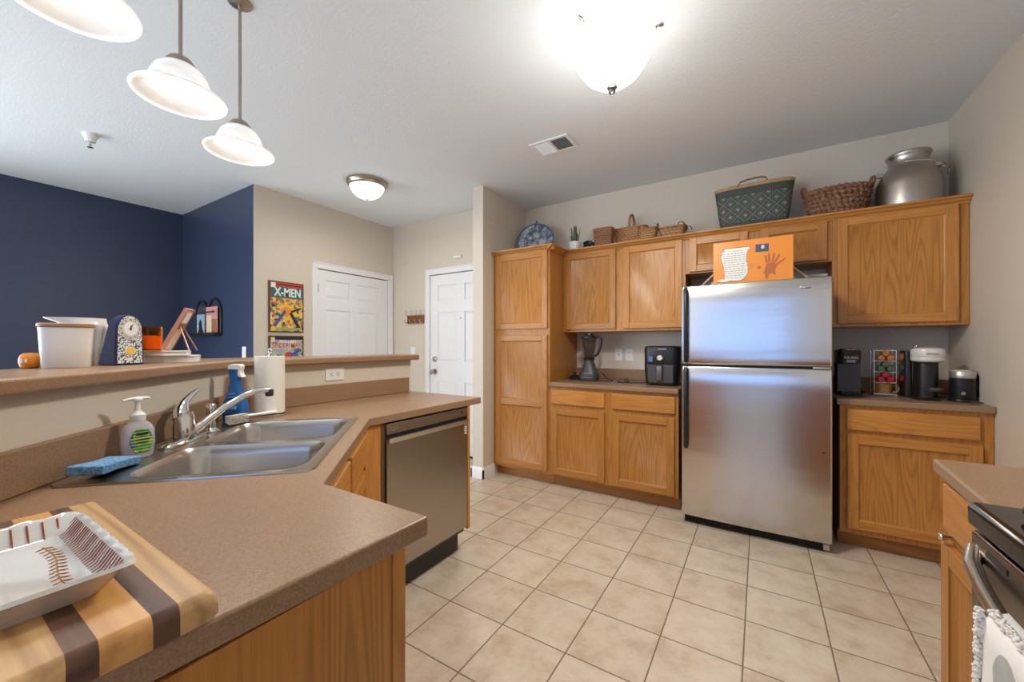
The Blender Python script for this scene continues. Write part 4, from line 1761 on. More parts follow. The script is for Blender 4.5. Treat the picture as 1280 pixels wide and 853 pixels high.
# ------------------------------------------------------------------ things on the bar top (z 1.172)
zb = 1.1725
BA = .5627 + .42       # turn of things that face the camera
def barloc(p, q):
    return PQ(p, q, zb)


pk = thing('orange_jar', 'small round orange jar left of the white canister', 'jar', (-1.785, .2255, zb))
b = MB()
b.lathe([(0, 0), (.014, 0), (.019, .004), (.0225, .015), (.0225, .028), (.019, .038), (.013, .043), (0, .044)], 28)
b.build('jar_body', plain('orange_glaze', (.80, .27, .02), .35), pk, smooth=50)
for x in (-.004, .004):
    q = MB(Matrix.Rotation(.9, 4, 'Z'))
    q.box(x - .002, x + .002, -.024, -.0215, .017, .027)
    q.build('mark', WHITEM, pk)

cn_ = thing('canister', 'oval white ceramic canister with wooden lid on the bar', 'canister', (-1.735, .288, zb), 1.28)
b = MB()
b.loft([(0, .047, .036, 3.2), (.004, .049, .038, 3.2), (.06, .052, .041, 3.2), (.118, .055, .043, 3.2), (.1185, .051, .039, 3.2)], 56)
b.build('pot', CERAMIC, cn_, smooth=40)
b = MB()
b.loft([(.119, .055, .043, 3.2), (.1205, .0575, .0455, 3.2), (.128, .0575, .0455, 3.2), (.130, .055, .043, 3.2)], 56)
b.build('lid', LIDWOOD, cn_, smooth=40)

pi = thing('pitcher', 'white ribbed pitcher with pouring lip behind the canister', 'pitcher', (-1.905, .358, zb), 1.2)
b = MB()
ribs = lambda k_, t_, z_: -.13 * abs(math.cos(t_ * 7)) ** 5 if z_ < .120 else 0.0
lip = [(0, .045, .045, 2), (.004, .048, .048, 2), (.06, .051, .051, 2), (.112, .054, .054, 2), (.128, .054, .054, 2), (.140, .058, .050, 2, -.006, 0), (.152, .070, .050, 2.2, -.020, 0), (.156, .072, .050, 2.2, -.022, 0), (.153, .067, .045, 2.2, -.020, 0), (.138, .050, .043, 2, -.006, 0), (.06, .044, .044, 2), (.01, .040, .040, 2)]
b.loft(lip, 168, disp=ribs)
b.build('jug', plain('white_glass_glaze', (.60, .59, .56), .15), pi, smooth=60)
b = MB()
b.tube([(.052, 0, .128), (.080, 0, .128), (.088, 0, .10), (.080, 0, .06), (.052, 0, .035)], .007, 10)
b.build('handle', plain('white_handle', (.70, .69, .66), .15), pi, smooth=60)

ck = thing('table_clock', 'arched navy clock with mosaic face on the bar beside the canister', 'clock', (-1.793, .441, zb), 2.05)
# local: face looks along -y
b = MB()


def arch_poly(w_, h_, n_=18):
    r_ = w_ / 2
    return [(-w_ / 2 * 1.06, 0), (w_ / 2 * 1.06, 0)] + [(r_ * math.cos(a_), h_ - r_ * 1.12 + r_ * 1.12 * math.sin(a_)) for a_ in [PI * i / n_ for i in range(n_ + 1)]]


po = arch_poly(.088, .168)
def ydepth(z, back):
    k_ = z / .168
    return (.030 + .034 * (1 - k_) ** 1.6) if back else 0
lo = [b.v((x, 0, z)) for x, z in po]
hi = [b.v((x * .97, ydepth(z, 1), z)) for x, z in po]
b.f(lo)
b.f(hi[::-1])
for i in range(len(po)):
    j = (i + 1) % len(po)
    b.f([lo[i], lo[j], hi[j], hi[i]])
b.build('case', plain('navy_case', (.018, .022, .068), .65, spec=.2), ck, bevel=.004)
pf_ = [(x * .86, .006 + z * .945) for x, z in po]
mos = patch_mat('mosaic_face', ((.75, .74, .70), (.02, .025, .04), (.70, .69, .66), (.07, .14, .22), (.72, .71, .68), (.03, .03, .035), (.35, .45, .50), (.74, .73, .70)), 270)
flat(ck, 'face', pf_, mos, -.0005)
flat(ck, 'chapter_ring', [(.036 * math.cos(a_), .121 + .036 * math.sin(a_)) for a_ in [i * 2 * PI / 32 for i in range(32)]], plain('dial_ring', (.52, .49, .43), .5), -.0012)
ink_n = INK['black']
for i in range(12):
    a_ = PI / 2 - i * PI / 6
    text(str(12 if i == 0 else i), .0085, ink_n, ck, (.0305 * math.cos(a_), -.0022, .121 + .0305 * math.sin(a_)), (PI / 2, 0, 0), name='numeral')
flat(ck, 'dial', [(.023 * math.cos(a_), .121 + .023 * math.sin(a_)) for a_ in [i * 2 * PI / 32 for i in range(32)]], plain('dial_white', (.74, .73, .72), .4), -.0020)
for a_, l_ in ((1.15, .019), (1.5, .013)):
    b = MB()
    b.tube([(0, -.0030, .121), (l_ * math.cos(a_), -.0030, .121 + l_ * math.sin(a_))], [.0018, .0008], 6)
    b.build('hand', BLACK, ck)
b = MB()
b.ball((0, -.0030, .121), (.0045, .0012, .0045), 12, 8)
b.build('hub', DGREY, ck)
flat(ck, 'medallion', [(.019 * math.cos(a_), .047 + .014 * math.sin(a_)) for a_ in [i * 2 * PI / 24 for i in range(24)]], INK['cream'], -.0014)
flat(ck, 'medallion_flower', [((.012 + .002 * (i % 2)) * math.cos(i * PI / 8), .047 + (.010 + .002 * (i % 2)) * math.sin(i * PI / 8)) for i in range(16)], INK['yellow'], -.0022)

# two books, amber candle, photo easel
bk = thing('book', 'wide pale book at the bottom of the pair on the bar', 'book', barloc(-.985, 1.800), 1.14, 'books on the bar')
def book(t_, w_, d_, h_, cover, page):
    MB().box(-w_ / 2 + .003, w_ / 2 - .004, -d_ / 2 + .004, d_ / 2 - .002, .0035, h_ - .0035).build('pages', page, t_)
    b_ = MB()
    b_.box(-w_ / 2, w_ / 2, -d_ / 2, d_ / 2, 0, .0032).box(-w_ / 2, w_ / 2, -d_ / 2, d_ / 2, h_ - .0032, h_)
    b_.box(-w_ / 2, w_ / 2, d_ / 2 - .0018, d_ / 2, .0032, h_ - .0032)
    b_.build('cover', cover, t_, bevel=.0008)
book(bk, .225, .17, .026, plain('book_cover_a', (.60, .56, .52), .5), PAPER)
bk2 = thing('book', 'smaller white book with dark edge on top of the pale book', 'book', PQ(-.985, 1.775, zb + .0265), 1.18, 'books on the bar')
book(bk2, .190, .15, .018, plain('book_cover_b', (.72, .71, .69), .4), PAPER)
zbk = zb + .0265 + .0185
cd = thing('candle', 'amber glass candle standing on the books', 'candle', PQ(-.972, 1.700, zbk))
b = MB()
b.lathe([(0, 0), (.038, 0), (.041, .004), (.041, .088), (.0385, .088), (.0385, .006), (0, .006)], 36)
b.build('glass', AMBER, cd, smooth=40)
b = MB()
b.lathe([(0, .0065), (.0380, .0065), (.0380, .056), (0, .055)], 32)
w_ = b.build('wax', plain('amber_wax', (.85, .40, .08), .5), cd, smooth=40)
MB().tube([(0, 0, .054), (.001, 0, .066)], .0012, 6).build('wick', BLACK, w_)

es = thing('photo_easel', 'leaning wooden photo holder with two thin back legs on the books', 'photo holder', PQ(-.985, 1.822, zbk), .75)
LEAN = .48
Mx = Matrix.Rotation(LEAN, 4, 'Y')
b = MB(Mx)
b.box(-.006, .006, -.021, .021, .004, .182)
b.build('board', PALEWOOD, es, bevel=.001)
b = MB(Mx)
for y0 in (-.0235, .0205):
    b.box(-.008, .008, y0, y0 + .003, .003, .184)
b.box(-.008, .008, -.0235, .0235, .182, .186)
b.build('edge_trim', plain('rose_trim', (.36, .16, .10), .4), es)
b = MB(Mx)
b.box(.0062, .0078, -.016, .016, .128, .170)
b.build('photo_upper', PAPER, es)
b = MB(Mx)
b.box(.0062, .0078, -.017, .017, .100, .122)
b.build('photo_lower', plain('photo_brown', (.22, .09, .05), .5), es)
for y0, x1 in ((-.014, .090), (.014, .104)):
    MB().tube([(.052, y0 * .5, .103), (x1, y0, .0015)], .0024, 8).build('back_leg', plain('copper_leg', (.42, .20, .12), .35, .6), es)

# ------------------------------------------------------------------ above the wall cabinets
zt = UT + .001
pl = thing('display_plate', 'large blue and white plate on a stand above the pantry', 'plate', (-1.925, 3.53, zt), .28)
Mp = T((0, 0, .187)) @ Matrix.Rotation(PI / 2 + -.24, 4, 'X')
def plate_mat():
    m, nt, b_ = new_mat('delft_plate')
    tc = node(nt, 'ShaderNodeTexCoord')
    n1 = noise(nt, tc.outputs['Object'], 14, 5, .6)
    n2 = noise(nt, tc.outputs['Object'], 42, 3, .6)
    f = mth(nt, 'ADD', mth(nt, 'MULTIPLY', n1, .65), mth(nt, 'MULTIPLY', n2, .35))
    c_ = ramp(nt, f, [(.42, (.06, .085, .14)), (.50, (.22, .27, .33)), (.58, (.52, .55, .56))])
    nt.links.new(c_, b_.inputs['Base Color'])
    b_.inputs['Roughness'].default_value = .18
    return m
b = MB(Mp)
b.lathe([(0, -.004), (.105, -.004), (.115, .002), (.125, .010), (.185, .026), (.190, .030), (.186, .031), (.13, .016), (.11, .006), (0, .004)], 56)
b.build('plate_disc', plate_mat(), pl, smooth=50)
for r0, r1, mt in ((.176, .186, plain('blue_rim', (.05, .09, .19), .2)), (.118, .124, plain('blue_line', (.08, .13, .24), .2))):
    b = MB(Mp)
    za = .0285 if r0 > .15 else .0095
    zb_ = .0325 if r0 > .15 else .0120
    b.lathe([(r0, za), (r1, zb_), (r1, zb_ + .0008), (r0, za + .0012)], 56)
    b.build('rim_band', mt, pl, smooth=50)
b = MB(Mp)
for i in range(30):
    a_ = 2 * PI * i / 30
    b.ball((.153 * math.cos(a_), .153 * math.sin(a_), .0205), (.011, .011, .0022), 8, 6)
b.build('rim_pattern', plain('blue_scroll', (.14, .20, .31), .2), pl, smooth=80)
b = MB()
b.tube([(-.09, -.045, .006), (-.09, -.035, .03), (-.06, .03, .02), (-.02, .075, .22), (0, .058, .385), (0, .035, .392), (0, .03, .40)], .005, 6)
b.tube([(.09, -.045, .006), (.09, -.035, .03), (.06, .03, .02), (.02, .075, .22), (0, .058, .385)], .005, 6)
b.ball((0, .04, .402), .009, 8, 6)
b.build('wire_stand', IRON, pl, smooth=60)

po_ = thing('potted_snake_plant', 'small snake plant in a white pot above the wall cabinet', 'potted plant', (-1.486, 3.50, zt))
b = MB()
b.lathe([(0, 0), (.042, 0), (.048, .004), (.060, .094), (.060, .112), (.056, .112), (.054, .098), (0, .098)], 28)
b.build('pot', CERAMIC, po_, smooth=40)
for i in range(11):
    a_ = i * 2.4
    r_ = .008 + .026 * (i / 11)
    h_ = random.uniform(.10, .175) if i > 2 else .185
    cx_, cy_ = r_ * math.cos(a_), r_ * math.sin(a_)
    b = MB()
    b.tube([(cx_, cy_, .09), (cx_ * 1.3, cy_ * 1.3, .09 + h_ * .4), (cx_ * 1.7, cy_ * 1.7, .09 + h_ * .8), (cx_ * 2.0, cy_ * 2.0, .09 + h_)], [.011, .012, .009, .001], 8, flat=.3)
    b.build('leaf', LEAF, po_, smooth=60)
dk = thing('succulent', 'low dark green plant between the white pot and baskets', 'plant', (-1.352, 3.50, zt))
b = MB()
b.lathe([(0, 0), (.040, 0), (.050, .045), (.046, .05), (0, .045)], 20)
b.build('pot', BLACKM, dk, smooth=40)
b = MB()
for i in range(46):
    a_, e_ = random.uniform(0, 2 * PI), random.uniform(.15, 1.4)
    r_ = random.uniform(.035, .066)
    p_ = Vector((r_ * math.cos(a_) * math.cos(e_), r_ * math.sin(a_) * math.cos(e_), .045 + r_ * .95 * math.sin(e_)))
    b.ball(p_, (random.uniform(.010, .02), random.uniform(.010, .02), random.uniform(.006, .012)), 7, 5)
o = b.build('foliage', LEAFD, dk, smooth=180)
o['kind'] = 'stuff'


def weave(k_row, n_col, amp):
    def d(k_, t_, z_):
        r_ = k_ // k_row
        return amp * math.copysign(abs(math.sin(t_ * n_col + (PI / 2 if r_ % 2 else 0) * 2)) ** .6, math.sin(t_ * n_col + (PI if r_ % 2 else 0)))
    return d


def basket(parent, a0, b0, a1, b1, h_, e_, mats, rows=9, ncol=14, amp=.016, rim=True):
    rings = []
    per = 4
    n_ = rows * per
    for i in range(n_ + 1):
        f_ = i / n_
        bulge = math.sin((i % per) / per * PI) * .012
        rings.append((.002 + (h_ - .002) * f_, (a0 + (a1 - a0) * f_) * (1 + bulge), (b0 + (b1 - b0) * f_) * (1 + bulge), e_))
    b_ = MB()
    b_.loft(rings, 120, disp=weave(per, ncol, amp), caps=(True, False))
    inner = [(h_, a1 * .95, b1 * .95, e_), (.012, a0 * .94, b0 * .94, e_)]
    b_.loft(inner, 60, caps=(False, True))
    b_.build('woven_body', mats[0], parent, smooth=50)
    if rim:
        b_ = MB()
        b_.loft([(h_ - .014, a1 * 1.02, b1 * 1.04, e_), (h_ + .004, a1 * 1.03, b1 * 1.05, e_), (h_ + .004, a1 * .93, b1 * .91, e_), (h_ - .014, a1 * .92, b1 * .90, e_)], 60, caps=(False, False))
        b_.build('rim', mats[1], parent, smooth=40)


def hoop(parent, name, p0, p1, hh, mat, w_=.012, n_=18):
    p0, p1 = Vector(p0), Vector(p1)
    pts = []
    for i in range(n_ + 1):
        a_ = PI - PI * i / n_
        c_ = (p0 + p1) / 2
        pts.append(c_ + (p1 - p0) / 2 * math.cos(a_) + Vector((0, 0, hh * math.sin(a_))))
    MB().tube(pts, w_ * .5, 8, flat=.45).build(name, mat, parent, smooth=60)


k = thing('basket', 'small dark square lidded basket beside the low dark plant', 'basket', (-1.195, 3.475, zt), .06, 'baskets above the wall cabinets')
basket(k, .075, .045, .090, .054, .175, 5, (SPLINTD, RIMD), 6, 10)
MB().loft([(.176, .092, .056, 5), (.184, .094, .058, 5), (.190, .085, .050, 5), (.192, .02, .02, 3)], 48).build('lid', SPLINTD, k, smooth=40)
hoop(k, 'handle', (.085, -.03, .13), (.085, .03, .13), .05, SPLINTD)
k = thing('basket', 'honey coloured rectangular basket with one tall hoop handle', 'basket', (-.985, 3.628, zt), 0, 'baskets above the wall cabinets')
basket(k, .125, .085, .148, .10, .185, 6, (SPLINT, SPLINT), 6, 14)
hoop(k, 'hoop_handle', (-.0, -.095, .165), (.0, .095, .165), .16, SPLINT, .024)
k = thing('basket', 'small oval basket with bow handles in front of the hoop basket', 'basket', (-.805, 3.470, zt), 0, 'baskets above the wall cabinets')
basket(k, .055, .038, .080, .050, .125, 3, (SPLINT, RIMD), 5, 10)
hoop(k, 'bow_handle', (-.078, -.03, .115), (-.078, .03, .115), .045, SPLINTD, .010)
hoop(k, 'bow_handle', (.078, -.03, .115), (.078, .03, .115), .045, SPLINTD, .010)
k = thing('basket', 'low honey basket with loop handles above the tall wall cabinet door', 'basket', (-.615, 3.52, zt), 0, 'baskets above the wall cabinets')
basket(k, .075, .055, .108, .075, .115, 4, (SPLINT, RIMD), 5, 12)
hoop(k, 'loop_handle', (.05, -.07, .105), (.09, .07, .105), .055, SPLINTD, .012)
hoop(k, 'loop_handle', (-.105, -.03, .105), (-.105, .03, .105), .03, SPLINTD, .010)
hoop(k, 'loop_handle', (.112, -.03, .085), (.140, .03, .085), .03, SPLINTD, .008)


# green woven tote
def tote_mat():
    m, nt, b_ = new_mat('green_woven_tote')
    tc = node(nt, 'ShaderNodeTexCoord')
    sp2_ = node(nt, 'ShaderNodeSeparateXYZ')
    nt.links.new(tc.outputs['Object'], sp2_.inputs[0])
    S_ = .098
    u_ = mth(nt, 'DIVIDE', sp2_.outputs[0], S_)
    w2 = mth(nt, 'DIVIDE', mth(nt, 'SUBTRACT', sp2_.outputs[2], .02), S_)
    a_ = mth(nt, 'ADD', u_, w2)
    c_ = mth(nt, 'SUBTRACT', u_, w2)
    pa = mth(nt, 'PINGPONG', a_, .5)
    pc = mth(nt, 'PINGPONG', c_, .5)
    line = mth(nt, 'LESS_THAN', mth(nt, 'MINIMUM', pa, pc), .05)
    dia = mth(nt, 'GREATER_THAN', mth(nt, 'MINIMUM', pa, pc), .36)
    ring_ = mth(nt, 'MULTIPLY', mth(nt, 'GREATER_THAN', mth(nt, 'MINIMUM', pa, pc), .22), mth(nt, 'LESS_THAN', mth(nt, 'MINIMUM', pa, pc), .27))
    pat = mth(nt, 'MAXIMUM', mth(nt, 'MULTIPLY', line, .5), mth(nt, 'MAXIMUM', dia, mth(nt, 'MULTIPLY', ring_, .4)))
    zone = mth(nt, 'MULTIPLY', mth(nt, 'GREATER_THAN', sp2_.outputs[2], .075), mth(nt, 'LESS_THAN', sp2_.outputs[2], .268))
    pat = mth(nt, 'MULTIPLY', pat, zone)
    g1 = mth(nt, 'PINGPONG', mth(nt, 'MULTIPLY', sp2_.outputs[2], 95), .5)
    g2 = mth(nt, 'PINGPONG', mth(nt, 'MULTIPLY', sp2_.outputs[0], 95), .5)
    g = mth(nt, 'MULTIPLY', g1, g2)
    base = ramp(nt, g, [(.02, (.022, .028, .024)), (.16, (.10, .118, .10))])
    col = mixc(nt, mth(nt, 'MULTIPLY', pat, .62), base, (.34, .35, .30))
    nt.links.new(col, b_.inputs['Base Color'])
    b_.inputs['Roughness'].default_value = .6
    bump(nt, b_, mth(nt, 'ADD', g, mth(nt, 'MULTIPLY', pat, .1)), .6, .004)
    return m


k = thing('woven_tote', 'large green woven tote basket with tan leather rim and handles', 'basket', (-.045, 3.565, zt), 0)
b = MB()
b.loft([(0, .205, .085, 6), (.006, .212, .09, 6), (.15, .235, .105, 5), (.335, .258, .122, 4.5), (.335, .250, .114, 4.5), (.02, .205, .083, 5)], 72)
b.build('woven_body', tote_mat(), k, smooth=40)
b = MB()
b.loft([(.322, .258, .122, 4.5), (.344, .263, .126, 4.5), (.347, .259, .122, 4.5), (.344, .248, .112, 4.5), (.322, .250, .114, 4.5)], 72, caps=(False, False))
b.build('leather_rim', LEATHER, k, smooth=40)
for y_ in (-.120, .110):
    pts = [(-.10, y_ - .004, .335), (-.085, y_ - .002, .365), (-.03, y_ + .04, .392), (.05, y_ + .05, .398), (.08, y_ + .04, .385), (.09, y_ + .02, .36), (.085, y_ + .004, .335)]
    MB().tube(pts, .011, 8, flat=.5).build('leather_handle', LEATHER, k, smooth=60)

k = thing('wicker_basket', 'dark brown twisted wicker basket left of the milk can', 'basket', (.455, 3.565, zt), 0)
b = MB()
rows = 7
for r_ in range(rows):
    f_ = (r_ + .5) / rows
    a_, bb2, z_ = .135 + .045 * f_, .085 + .025 * f_, .012 + .215 * f_
    n_ = 170
    pts, rr = [], []
    for i in range(n_):
        t_ = 2 * PI * i / n_
        tw_ = math.sin(t_ * 30 + r_ * 1.7)
        pts.append((a_ * math.cos(t_) * (1 + .022 * tw_), bb2 * math.sin(t_) * (1 + .03 * tw_), z_ + .006 * math.cos(t_ * 30 + r_ * 1.7)))
        rr.append(.0165 + .003 * math.cos(t_ * 60))
    b.tube(pts, rr, 8, closed=True)
b.loft([(.004, .125, .075, 2), (.20, .165, .098, 2)], 40, caps=(True, False))
b.build('woven_body', WICKER, k, smooth=60)
for s_ in (-1, 1):
    pts = [(s_ * .178, .045 * math.cos(q), .215 + .052 * math.sin(q)) for q in [PI * i / 12 for i in range(13)]]
    MB().tube([(p[0] + s_ * .012 * math.sin(PI * i / 12), p[1], p[2]) for i, p in enumerate(pts)], .015, 8).build('handle', WICKER, k, smooth=60)

k = thing('milk_can', 'large dull metal milk can with bail handle at the right end of the cabinets', 'milk can', (.815, 3.555, zt), .15)
b = MB()
b.lathe([(0, 0), (.150, 0), (.158, .006), (.160, .020), (.160, .165), (.156, .195), (.142, .232), (.120, .268), (.103, .292), (.098, .305), (.098, .345), (.106, .357), (.110, .368), (.108, .376), (.101, .376), (.097, .366), (.090, .345), (.090, .30), (0, .28)], 56)
b.build('body', ALU, k, smooth=35)
for a_ in (-.35, PI - .35):
    b = MB(RZ(a_))
    b.box(.118, .150, -.014, .014, .262, .290)
    b.build('ear', ALU, k, bevel=.004)
b = MB(RZ(-.35))
pts = [(-.145, .0, .280), (-.150, .05, .276), (-.115, .155, .255), (0, .195, .238), (.115, .155, .255), (.150, .05, .276), (.145, 0, .280)]
b.M = RZ(-.35) @ Matrix.Scale(-1, 4, (0, 1, 0))
b.tube([(-.142, 0, .288), (-.165, -.0, .272), (-.150, .07, .255), (-.10, .135, .235)], .004, 8)
b.bm.free()
b = MB()
p_l, p_r = Vector((-.055, -.112, .292)), Vector((.178, -.02, .262))
b.tube([(-.062, -.114, .297), (-.040, -.124, .294), (.03, -.15, .278), (.11, -.135, .258), (.165, -.075, .242), (.178, -.035, .236)], .0045, 8)
b.tube([(.140, -.012, .272), (.176, -.012, .268), (.184, -.016, .255), (.186, -.03, .215), (.168, -.05, .208), (.166, -.066, .236)], .0045, 8)
b.build('bail_handle', STEELP, k, smooth=60)

# ------------------------------------------------------------------ on top of the refrigerator (z 1.648)
zf = 1.6495
e = thing('display_easel', 'wooden easel on the refrigerator holding the orange artwork', 'easel', (-.048, 3.14, zf - .009))
for nm, p0, p1 in (('leg', (-.03, .05, .31), (-.335, .05, .006)), ('leg', (.03, .05, .31), (.335, .05, .006)), ('rear_leg', (0, .06, .31), (0, .30, .006))):
    MB().tube([p0, p1], .011, 6, flat=.7).build(nm, PALEWOOD, e)
MB().box(-.25, .25, .030, .052, .03, .05).build('ledge', PALEWOOD, e, bevel=.002)
ar = thing('artwork', 'orange poster with white scroll poem and brown handprint on the refrigerator', 'artwork', (-.274, 3.072, zf + .002), 0)
AW, AH = .452, .290
ORG = plain('orange_card', (.78, .27, .035), .3)
MB().box(0, AW, 0, .006, 0, AH).build('board', ORG, ar)
sc = [(.060, .236), (.050, .222), (.054, .205), (.050, .20), (.046, .190), (.056, .15), (.066, .11), (.070, .06), (.068, .035), (.040, .040), (.026, .034), (.026, .024), (.040, .018), (.075, .020), (.10, .026), (.14, .022), (.165, .024), (.190, .040), (.204, .070), (.205, .105), (.198, .15), (.198, .195), (.206, .225), (.216, .232), (.216, .243), (.12, .243), (.075, .245)]
flat(ar, 'scroll_outline', [(.125 + (x - .125) * 1.025, .135 + (z - .135) * 1.03) for x, z in sc], INK['black'], -.0004)
flat(ar, 'scroll_paper', sc, INK['white'], -.0012)
hw = MB()
random.seed(3)
for r_ in range(13):
    z_ = .222 - r_ * .0148
    xa = .058 + max(0, (.20 - z_)) * .10
    xb = .196 - abs(z_ - .15) * .05
    if r_ == 0:
        xa, xb = .12, .17
    x = xa
    while x < xb - .008:
        L_ = random.uniform(.012, .026)
        n_ = 9
        pts = [(min(x + L_ * i / n_, xb), -.0026, z_ + .0028 * math.sin(i * 2.3 + random.uniform(0, 1)) + random.uniform(-.0012, .0012)) for i in range(n_ + 1)]
        hw.tube(pts, .0009, 5)
        x += L_ + .004
for cxx, czz in ((.062, .226), (.040, .029)):
    hw.tube([(cxx + .010 * (1 - i / 16) * math.cos(i * .7), -.0026, czz + .010 * (1 - i / 16) * math.sin(i * .7)) for i in range(14)], .0009, 5)
hw.build('handwriting', INK['black'], ar)['kind'] = 'stuff'
flat(ar, 'photo', [(.249, .202), (.322, .200), (.322, .250), (.249, .252)], plain('photo_blue', (.05, .06, .20), .4), -.0012)
flat(ar, 'photo_detail', [(.249, .202), (.322, .200), (.322, .214), (.249, .216)], plain('photo_green', (.03, .10, .06), .4), -.0019)
flat(ar, 'photo_detail', [(.280, .222), (.288, .218), (.297, .222), (.299, .238), (.291, .245), (.281, .241)], INK['cream'], -.0020)
PRINT = plain('brown_handprint', (.42, .12, .035), .6)
flat(ar, 'handprint', [(.305, .020), (.316, .022), (.322, .050), (.345, .055), (.355, .040), (.360, .045), (.356, .075), (.372, .110), (.345, .128), (.312, .122), (.304, .095), (.298, .070), (.290, .060), (.302, .052)], PRINT, -.0012)
for fx, fz_, dx_, dz_, w_ in ((.310, .125, -.006, .046, .013), (.324, .130, -.002, .052, .013), (.342, .130, .010, .050, .013), (.356, .125, .024, .046, .012), (.366, .108, .042, .034, .011)):
    L_ = math.hypot(dx_, dz_)
    nx, nz = -dz_ / L_ * w_ * .5, dx_ / L_ * w_ * .5
    flat(ar, 'handprint_finger', [(fx - nx, fz_ - nz), (fx + nx, fz_ + nz), (fx + dx_ + nx * .8, fz_ + dz_ + nz * .8), (fx + dx_ * 1.1, fz_ + dz_ * 1.1), (fx + dx_ - nx * .8, fz_ + dz_ - nz * .8)][::-1], PRINT, -.0014)
flat(ar, 'smudge', [(.268 + .011 * math.cos(q), .098 + .010 * math.sin(q)) for q in [i * PI / 6 for i in range(12)]], PRINT, -.0013)
flat(ar, 'smudge', [(.228 + .014 * math.cos(q), .115 + .014 * math.sin(q)) for q in [i * PI / 6 for i in range(12)]], plain('light_smudge', (.68, .22, .05), .6), -.0013)
for lab, x, y_, n_, w_ in (('small stack of papers right of the easel on the refrigerator', .310, 3.44, 4, .13), ('small stack of papers left of the easel on the refrigerator', -.375, 3.44, 3, .10)):
    t = thing('paper_stack', lab, 'papers', (x, y_, 1.6405), .05)
    for i in range(n_):
        MB(RZ(random.uniform(-.12, .12))).box(-w_ / 2, w_ / 2, -.10, .10, .001 + i * .019, .018 + i * .019).build('magazine', [PAPERG, PAPER, DGREY, PAPERG][i % 4], t, bevel=.002)

# ------------------------------------------------------------------ on the back worktops (z .914)
zc = .9145
bl_ = thing('blender', 'dark blender with clear jar under the wall cabinet', 'blender', (-1.322, 3.44, zc), .15)
b = MB()
b.loft([(0, .088, .080, 2.6), (.006, .092, .084, 2.6), (.055, .090, .082, 2.6), (.075, .082, .075, 2.5), (.13, .058, .054, 2.3), (.170, .046, .045, 2), (.190, .044, .044, 2)], 40)
b.build('motor_base', DGREY, bl_, smooth=40)
b = MB()
b.lathe([(.047, .188), (.050, .192), (.050, .206), (.040, .214), (.040, .188)], 32)
b.build('jar_collar', BLACK, bl_, smooth=40)
b = MB()
b.lathe([(.036, .208), (.042, .212), (.064, .36), (.068, .392), (.065, .392), (.061, .36), (.039, .214), (0, .210)], 36)
b.build('jar', SMOKE, bl_, smooth=40)
b = MB()
b.lathe([(0, .388), (.070, .388), (.070, .402), (.055, .412), (.035, .414), (.032, .428), (0, .430)], 32)
b.build('lid', BLACK, bl_, smooth=40)
b = MB()
b.tube([(.062, -.0, .400), (.098, -.0, .398), (.108, -.0, .370), (.100, 0, .30), (.078, 0, .245), (.050, 0, .222)], [.013, .014, .014, .013, .012, .011], 10)
b.build('jar_handle', BLACK, bl_, smooth=60)
b = MB(T((0, -.084, .070)) @ Matrix.Rotation(PI / 2 - .28, 4, 'X'))
b.box(-.035, .035, -.002, .002, -.002, .002)
b.build('brand_mark', PAPERG, bl_)
b = MB()
b.box(-.045, .045, -.0865, -.080, .030, .034)
b.build('trim_line', GREY, bl_)
cdm = MB()
cdm.tube([(-1.235, 3.50, .99), (-1.20, 3.47, .975), (-1.15, 3.44, .94), (-1.10, 3.43, .921), (-1.12, 3.40, .920), (-1.20, 3.40, .920), (-1.22, 3.41, .920)], .004, 8)
o = cdm.build('power_cord', BLACK, smooth=60)
tag(o, 'black cord of the blender trailing over the worktop', 'cord')
ld = thing('dome_cover', 'small black dome cover with knob lying left of the blender', 'cover', (-1.49, 3.50, zc))
b = MB()
b.lathe([(0, 0), (.056, 0), (.058, .010), (.045, .030), (.022, .042), (0, .044)], 28)
b.build('dome', BLACK, ld, smooth=40)
b = MB()
b.lathe([(.012, .040), (.010, .050), (.018, .058), (.016, .070), (0, .072)], 20)
b.build('knob', BLACK, ld, smooth=40)
af = thing('air_fryer', 'black air fryer with white dial left of the refrigerator', 'air fryer', (-.672, 3.44, zc), 0)
b = MB()
b.loft([(0, .118, .125, 5), (.01, .126, .133, 5), (.10, .135, .140, 5), (.172, .139, .142, 5)], 48)
b.build('lower_body', BLACK, af, smooth=30)
b = MB()
b.loft([(.174, .135, .139, 5), (.18, .137, .140, 5), (.28, .139, .140, 5), (.306, .136, .138, 5), (.316, .120, .122, 5), (.318, .08, .08, 4)], 48)
b.build('upper_body', BLACK, af, smooth=30)
MB().box(-.095, .10, -.1475, -.130, .020, .165).build('basket_front', DGREY, af, bevel=.008)
b = MB()
b.prism([(-.146, .168), (-.178, .158), (-.182, .145), (-.172, .045), (-.162, .035), (-.150, .05)], -.022, .018, 'x')
b.build('basket_handle', plain('air_fryer_handle', (.20, .19, .18), .25, .7), af, bevel=.006)
b = MB(T((-.002, -.143, .222)) @ Matrix.Rotation(PI / 2, 4, 'X'))
b.lathe([(0, 0), (.022, 0), (.022, .010), (.018, .014), (0, .014)], 28)
b.build('dial', plain('dial_silver', (.68, .66, .63), .3), af, smooth=40)
MB().box(-.09, -.06, -.1435, -.138, .19, .235).build('display', plain('display_blue', (.10, .20, .42), .15), af)
MB().box(-.018, .045, -.1425, -.136, .289, .296).build('brand_mark', PAPERG, af)
cdm = MB()
cdm.tube([(-.80, 3.40, .925), (-.84, 3.40, .921), (-.92, 3.39, .920), (-.97, 3.385, .921), (-.985, 3.40, .935), (-.975, 3.42, .947), (-.955, 3.41, .945), (-.95, 3.39, .930), (-.97, 3.375, .921), (-1.02, 3.38, .920)], .0045, 8)
cdm.box(-1.045, -1.015, 3.372, 3.392, .9155, .928)
o = cdm.build('power_cord', BLACK, smooth=60)
